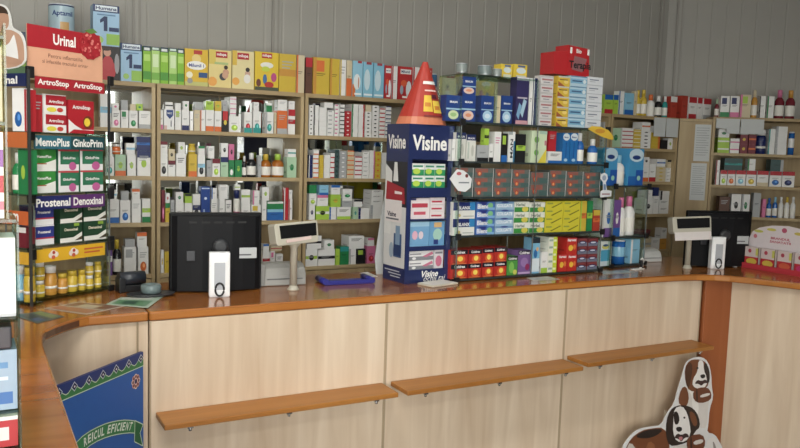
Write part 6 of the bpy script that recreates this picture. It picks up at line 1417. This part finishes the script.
# ---------------------------------------------------------------- blue cloth sign in the corner
BA = math.atan2(.283, .30)
o = empty('floor_sign', (-.032, -.309, 0), BA, 'blue standing sign with green ribbon reading REICUL EFICIENT in the left corner', 'sign')
def P_(u, v): return (u * .412, .86 - v)     # u along, v metres down from the top
mb = MB(); BLU = pm((30, 92, 178), .45)
mb.prism([(-.012, .03), (.418, .03), (.412, .862), (-.012, .856)], 0, .012, BLU, side=pm((24, 36, 96), .4)); mb.obj('board', o)
mb = MB()
def bp(pts, c, k):
    ar = sum(pts[i][0] * pts[(i + 1) % len(pts)][1] - pts[(i + 1) % len(pts)][0] * pts[i][1] for i in range(len(pts)))
    if ar < 0: pts = pts[::-1]
    mb.face([(x, -.0006 - .0004 * k, z) for x, z in pts], pm(c, .45))
bp([(-.012, .806), (.412, .812), (.412, .862), (-.012, .856)], (28, 52, 120), 0)
gz = lambda x: .806 + (x + .012) * .014
wave = []
N = 42
for k in range(N + 1):
    x = -.012 + .424 * k / N; ph = (x + .012) / .068; f = abs((ph % 1) - .5) * 2
    wave.append((x, gz(x) + .010 + .026 * f ** 1.4))
for (xa, za), (xb, zb) in zip(wave, wave[1:]):
    bp([(xa, gz(xa)), (xb, gz(xb)), (xb, zb), (xa, za)], (44, 124, 66), 1); bp([(xa, za), (xb, zb), (xb, zb + .003), (xa, za + .003)], (200, 215, 190), 2)
bp([(-.012, .803), (.412, .809), (.412, .812), (-.012, .806)], (190, 215, 190), 2)
for k in range(7):
    cx = -.012 + .068 * k + .001; cz = gz(cx) + .028
    if cx > .41 or cx < -.012: continue
    for r, c, kk in ((.015, (205, 212, 225), 3), (.012, (24, 34, 80), 4), (.004, (225, 215, 215), 5)): bp([(max(cx - r, -.012), cz), (cx, cz + r * 1.1), (min(cx + r, .412), cz), (cx, cz - r * 1.1)], c, kk)
fx, fz = .369, .764
for k in range(8):
    a = k * PI / 4; cx, cz = fx + .016 * math.cos(a), fz + .018 * math.sin(a); bp(ell(cx, cz, .009, .01, 10), (214, 160, 150) if k % 2 else (236, 214, 200), 1); bp(ell(cx, cz, .005, .006, 8), (120, 60, 60), 2)
bp(ell(fx, fz, .007, .008, 10), (60, 50, 90), 3)
TOPR = [(.03, .63), (.06, .648), (.092, .66), (.128, .665), (.164, .666), (.2, .665), (.232, .661), (.268, .654), (.304, .645), (.335, .634), (.363, .622)]
BOTR = [(.03, .574), (.06, .594), (.09, .608), (.128, .617), (.164, .619), (.2, .617), (.232, .613), (.268, .606), (.304, .597), (.335, .588), (.361, .578)]
def interp(T_, x):
    for (a, b), (c, d) in zip(T_, T_[1:]):
        if a <= x <= c: return b + (d - b) * (x - a) / (c - a)
    return T_[-1][1]
for a, c, b, d in zip(TOPR, TOPR[1:], BOTR, BOTR[1:]):
    bp([a, c, d, b], (46, 128, 72), 1)
    for q0, q1 in ((a, c), (b, d)): bp([q0, q1, (q1[0], q1[1] - .003), (q0[0], q0[1] - .003)], (200, 220, 190), 2)
e0, e1 = TOPR[-1], BOTR[-1]
bp([e0, (.410, .592), (.392, .566), (.408, .512), (.36, .545)], (34, 104, 60), 1)
for q0, q1 in ((e0, (.410, .592)), ((.410, .592), (.392, .566)), ((.392, .566), (.408, .512)), ((.408, .512), (.36, .545)), (e0, (.36, .545))):
    dx, dz = q1[0] - q0[0], q1[1] - q0[1]; l = math.hypot(dx, dz); nx, nz = -dz / l * .0016, dx / l * .0016; bp([(q0[0] + nx, q0[1] + nz), (q1[0] + nx, q1[1] + nz), (q1[0] - nx, q1[1] - nz), (q0[0] - nx, q0[1] - nz)], (200, 220, 190), 3)
x = .098
for ch in 'REICUL EFICIENT':
    if ch == ' ': x += .012; continue
    wch = .006 if ch == 'I' else .0148; xm = x + wch / 2; z = (interp(TOPR, xm) + interp(BOTR, xm)) / 2; sl = (interp(TOPR, min(.36, xm + .02)) - interp(TOPR, xm - .02)) / .04
    mb.text(ch, pm((222, 230, 218), .45), xm, z, wch, .029, -.0024, shear=.12, rot=math.atan(sl), bold=True); x += wch + .0042
mb.obj('printed_design', o)
mb = MB(); mb.box(0, .4, .012, .1, 0, .02, K_black); mb.obj('foot', o)

# ---------------------------------------------------------------- cardboard dogs
o = empty('dog_cutout', (2.9, -.135, 0), 0, 'flat cardboard cutout of two brown and white dogs with barrels, on the floor', 'sign')
OX = 2.9
def dz_(pts): return [(a - OX, b) for a, b in pts]
mb = MB()
mb.prism(smooth(dz_([(2.5586,0.1695),(2.6002,0.2176),(2.6654,0.2529),(2.7654,0.2495),(2.828,0.2461),(2.8626,0.3048),(2.914,0.35),(2.928,0.4127),(2.9576,0.4907),(2.9757,0.5585),(3.022,0.5824),(3.0974,0.5805),(3.151,0.5457),(3.1807,0.477),(3.1914,0.4034),(3.2113,0.3469),(3.1863,0.2839),(3.1863,0.1993),(3.1791,0.1543),(3.2443,0.1354),(3.2855,0.0864),(3.3155,0.0465),(3.3314,0.002),(3.1504,0.002),(2.8445,0.002),(2.5608,0.002)]
  ), 1)[::-1], 0, .005, pm((222, 222, 224), .5)); mb.obj('backing_card', o)
mb = MB()
def dp(pts, c, k):
    pts = smooth(dz_(pts), 1); ar = sum(pts[i][0] * pts[(i + 1) % len(pts)][1] - pts[(i + 1) % len(pts)][0] * pts[i][1] for i in range(len(pts)))
    if ar < 0: pts = pts[::-1]
    mb.face([(x, -.0006 - .0004 * k, z) for x, z in pts], pm(c, .5))
DW, DB, DK = (218, 212, 208), (122, 68, 38), (34, 28, 28)
dp([(2.941,0.4084),(2.9321,0.3455),(2.9955,0.3046),(3.0667,0.2731),(3.1133,0.1897),(3.1765,0.1802),(3.1708,0.3136),(3.1889,0.3663),(3.1449,0.4156),(2.9906,0.4344)]
, DW, 0)
dp([(2.9539,0.4282),(2.9348,0.3558),(2.9788,0.3231),(3.0119,0.3294),(3.0186,0.3771),(2.9906,0.4344)]
, DB, 1)
dp([(3.0035,0.4167),(3.0416,0.3742),(3.048,0.3083),(3.0922,0.2476),(3.1012,0.312),(3.0702,0.3922)]
, (236, 232, 228), 1)
dp([(2.97,0.533),(3.0,0.5697),(3.0525,0.5723),(3.1151,0.5576),(3.1538,0.5182),(3.1679,0.4566),(3.1538,0.4036),(3.0855,0.393),(3.016,0.4044),(2.9809,0.457)]
, DB, 2)
dp([(2.9737,0.5326),(3.0081,0.5635),(3.0295,0.5372),(3.0244,0.4733),(3.0111,0.4158),(2.9858,0.4457)]
, (82, 46, 30), 3)
dp([(3.1273,0.5509),(3.1618,0.501),(3.1704,0.4399),(3.15,0.4259),(3.1303,0.4827),(3.1142,0.5279)]
, (44, 32, 30), 3)
dp([(3.0684,0.5652),(3.1072,0.5595),(3.1164,0.506),(3.1437,0.4649),(3.1488,0.4151),(3.0921,0.403),(3.0363,0.4288),(3.0364,0.4665),(3.0705,0.5057)]
, (232, 228, 226), 4)
dp([(3.0917,0.4844),(3.1264,0.4832),(3.132,0.4662),(3.1095,0.4602),(3.093,0.4707)]
, DK, 5)
dp([(3.0505,0.4379),(3.0712,0.4598),(3.103,0.4479),(3.137,0.4547),(3.155,0.4308),(3.1236,0.4346),(3.1057,0.4204),(3.0811,0.4369)]
, (64, 40, 40), 5)
dp([(3.0568,0.5288),(3.0722,0.5271),(3.0732,0.5162),(3.0579,0.5179)]
, DK, 5)
dp([(3.1184,0.5248),(3.1324,0.5232),(3.1335,0.5123),(3.1195,0.5138)]
, DK, 5)
dp([(3.0428,0.4011),(3.0833,0.415),(3.1533,0.4091),(3.188,0.3746),(3.1884,0.3333),(3.1076,0.3248),(3.0514,0.3512)]
, (116, 62, 38), 6)
dp([(3.0648,0.4091),(3.076,0.4115),(3.0867,0.3335),(3.0739,0.3396)]
, (60, 36, 30), 7)
dp([(3.0989,0.3734),(3.1737,0.377),(3.1753,0.3614),(3.1045,0.3563)]
, DW, 8)
dp([(2.5796,0.1609),(2.6164,0.212),(2.6831,0.2408),(2.7605,0.2413),(2.8473,0.2326),(2.8905,0.1586),(2.907,0.0589),(3.0817,0.002),(2.7684,0.002),(2.5704,0.0223)]
, DB, 1)
dp([(2.6367,0.2167),(2.7113,0.2381),(2.804,0.2326),(2.8412,0.2196),(2.793,0.1951),(2.7082,0.1925)]
, (46, 34, 30), 2)
dp([(2.5869,0.1545),(2.6108,0.1973),(2.6716,0.1302),(2.6426,0.0617),(2.5808,0.0621)]
, (206, 198, 190), 2)
dp([(2.7444,0.1815),(2.7978,0.1413),(2.7735,0.0921),(2.7204,0.1327)]
, (150, 92, 54), 2)
dp([(2.8935,0.1258),(3.052,0.1113),(3.0907,0.0278),(3.0672,0.002),(2.9281,0.002)]
, DW, 2)
dp([(2.8584,0.2703),(2.883,0.3201),(2.9254,0.3384),(2.9929,0.332),(3.0557,0.3072),(3.1028,0.2571),(3.1206,0.1941),(3.0837,0.1776),(3.0503,0.128),(2.9682,0.1192),(2.8935,0.1258),(2.8626,0.1844)]
, (50, 36, 32), 3)
dp([(3.0261,0.3004),(3.0744,0.272),(3.0994,0.2137),(3.0738,0.201),(3.0385,0.2498)]
, (122, 70, 40), 4)
dp([(2.9117,0.3268),(2.9704,0.3323),(3.0123,0.2861),(3.0374,0.2228),(3.0504,0.1663),(3.0124,0.1285),(2.9437,0.1421),(2.9126,0.1981),(2.9103,0.2629)]
, (236, 232, 230), 4)
dp([(2.9063,0.3062),(2.9356,0.3075),(2.9585,0.2613),(2.9463,0.2335),(2.9198,0.24)]
, (40, 30, 28), 5)
dp([(2.9325,0.222),(2.9738,0.2186),(2.9832,0.1983),(2.9615,0.1907),(2.9381,0.2024)]
, DK, 5)
dp([(2.9231,0.1642),(2.9469,0.1875),(2.9782,0.1719),(3.015,0.1799),(3.0443,0.1508),(3.0023,0.1546),(2.9818,0.1334),(2.9573,0.1562)]
, (58, 36, 36), 5)
dp([(2.9562,0.1672),(2.9904,0.1619),(2.9848,0.141),(2.9641,0.147)]
, (204, 124, 128), 6)
dp([(2.9837,0.2712),(2.9989,0.269),(3.0,0.2581),(2.9848,0.2602)]
, DK, 5)
dp([(3.0162,0.1279),(3.0471,0.1613),(3.14,0.1553),(3.1731,0.0975),(3.1425,0.0524),(3.0413,0.0636)]
, (116, 62, 38), 7)
dp([(3.0443,0.1508),(3.0569,0.1543),(3.0718,0.0641),(3.0563,0.0667)]
, (60, 36, 30), 8)
dp([(3.0697,0.1249),(3.1467,0.1272),(3.1491,0.1035),(3.0797,0.1013)]
, DW, 9)
dp([(3.1828,0.1182),(3.2457,0.1224),(3.2933,0.0501),(3.3079,0.002),(3.1801,0.002),(3.1823,0.0459)]
, (228, 224, 222), 2)
dp([(3.2247,0.0949),(3.2405,0.0952),(3.2712,0.0312),(3.2572,0.011)]
, (150, 140, 136), 3)
mb.obj('printed_dogs', o)
mb = MB(); mb.box(-.1, .1, .005, .09, 0, .01, pm((180, 170, 150), .6)); mb.prism([(-.003, 0), (.003, 0), (.003, .3), (-.003, .3)], .005, .05, pm((180, 170, 150), .6)); mb.obj('strut', o)

# ---------------------------------------------------------------- light
def area(name, loc, rot, sx, sy, power, col=(1, 1, 1)):
    l = bpy.data.lights.new(name, 'AREA'); l.shape = 'RECTANGLE'; l.size = sx; l.size_y = sy; l.energy = power; l.color = col
    o = bpy.data.objects.new(name, l); COL.objects.link(o); o.location = loc; o.rotation_euler = rot; return o
for (x0, x1, z0, z1), p in zip(WIN, (190, 40, 3)):
    area('daylight', ((x0 + x1) / 2, -5.32, (z0 + z1) / 2), (PI / 2, 0, 0), x1 - x0, z1 - z0, p, (1.0, .98, .95))
for (x, y) in LAMPS[:5]: area('lamp_light', (x, y, H - .085), (0, 0, 0), 1.2, .14, (34 if y > -2 else 14) if x < 1 else 1.2, (1, .98, .92))
w = bpy.data.worlds.new('sky'); SC.world = w; w.use_nodes = True
bg = w.node_tree.nodes['Background']; sk = w.node_tree.nodes.new('ShaderNodeTexSky'); sk.sky_type = 'HOSEK_WILKIE'; sk.turbidity = 8; sk.sun_direction = (-.5, -.5, .7)
mx = w.node_tree.nodes.new('ShaderNodeMix'); mx.data_type = 'RGBA'; mx.inputs[0].default_value = .15; mx.inputs[6].default_value = (1, 1, 1, 1)
w.node_tree.links.new(sk.outputs[0], mx.inputs[7]); w.node_tree.links.new(mx.outputs[2], bg.inputs[0]); bg.inputs[1].default_value = 1.3

# ---------------------------------------------------------------- camera
yaw, pit, rol, f = .506, .096, .032, 779.3
F = Vector((math.sin(yaw) * math.cos(pit), math.cos(yaw) * math.cos(pit), -math.sin(pit)))
R_ = Vector((math.cos(yaw), -math.sin(yaw), 0)); U = R_.cross(F)
R2 = R_ * math.cos(rol) + U * math.sin(rol); U2 = U * math.cos(rol) - R_ * math.sin(rol)
cam = bpy.data.cameras.new('camera'); co = bpy.data.objects.new('camera', cam); COL.objects.link(co)
co.matrix_world = Matrix(((R2.x, U2.x, -F.x, -.269), (R2.y, U2.y, -F.y, -2.878), (R2.z, U2.z, -F.z, 1.62), (0, 0, 0, 1)))
cam.sensor_width = 36; cam.lens = f / 800 * 36; cam.clip_start = .05
SC.camera = co
SC.view_settings.view_transform = 'Standard'; SC.view_settings.look = 'None'; SC.view_settings.gamma = 1; SC.view_settings.exposure = 0.16
SC.view_settings.use_curve_mapping = False
SC.cycles.max_bounces = 10; SC.cycles.transparent_max_bounces = 24

# label sanity (text goes to the console only)
seen = {}
for o in ALL:
    n = len(o['label'].split())
    if n > 16 or n < 4: print('LABEL LENGTH', n, o['label'])
    seen.setdefault(o['label'], []).append(o.name)
for k, v_ in seen.items():
    if len(v_) > 1: print('DUP LABEL', k, len(v_))
print('things', len(ALL))
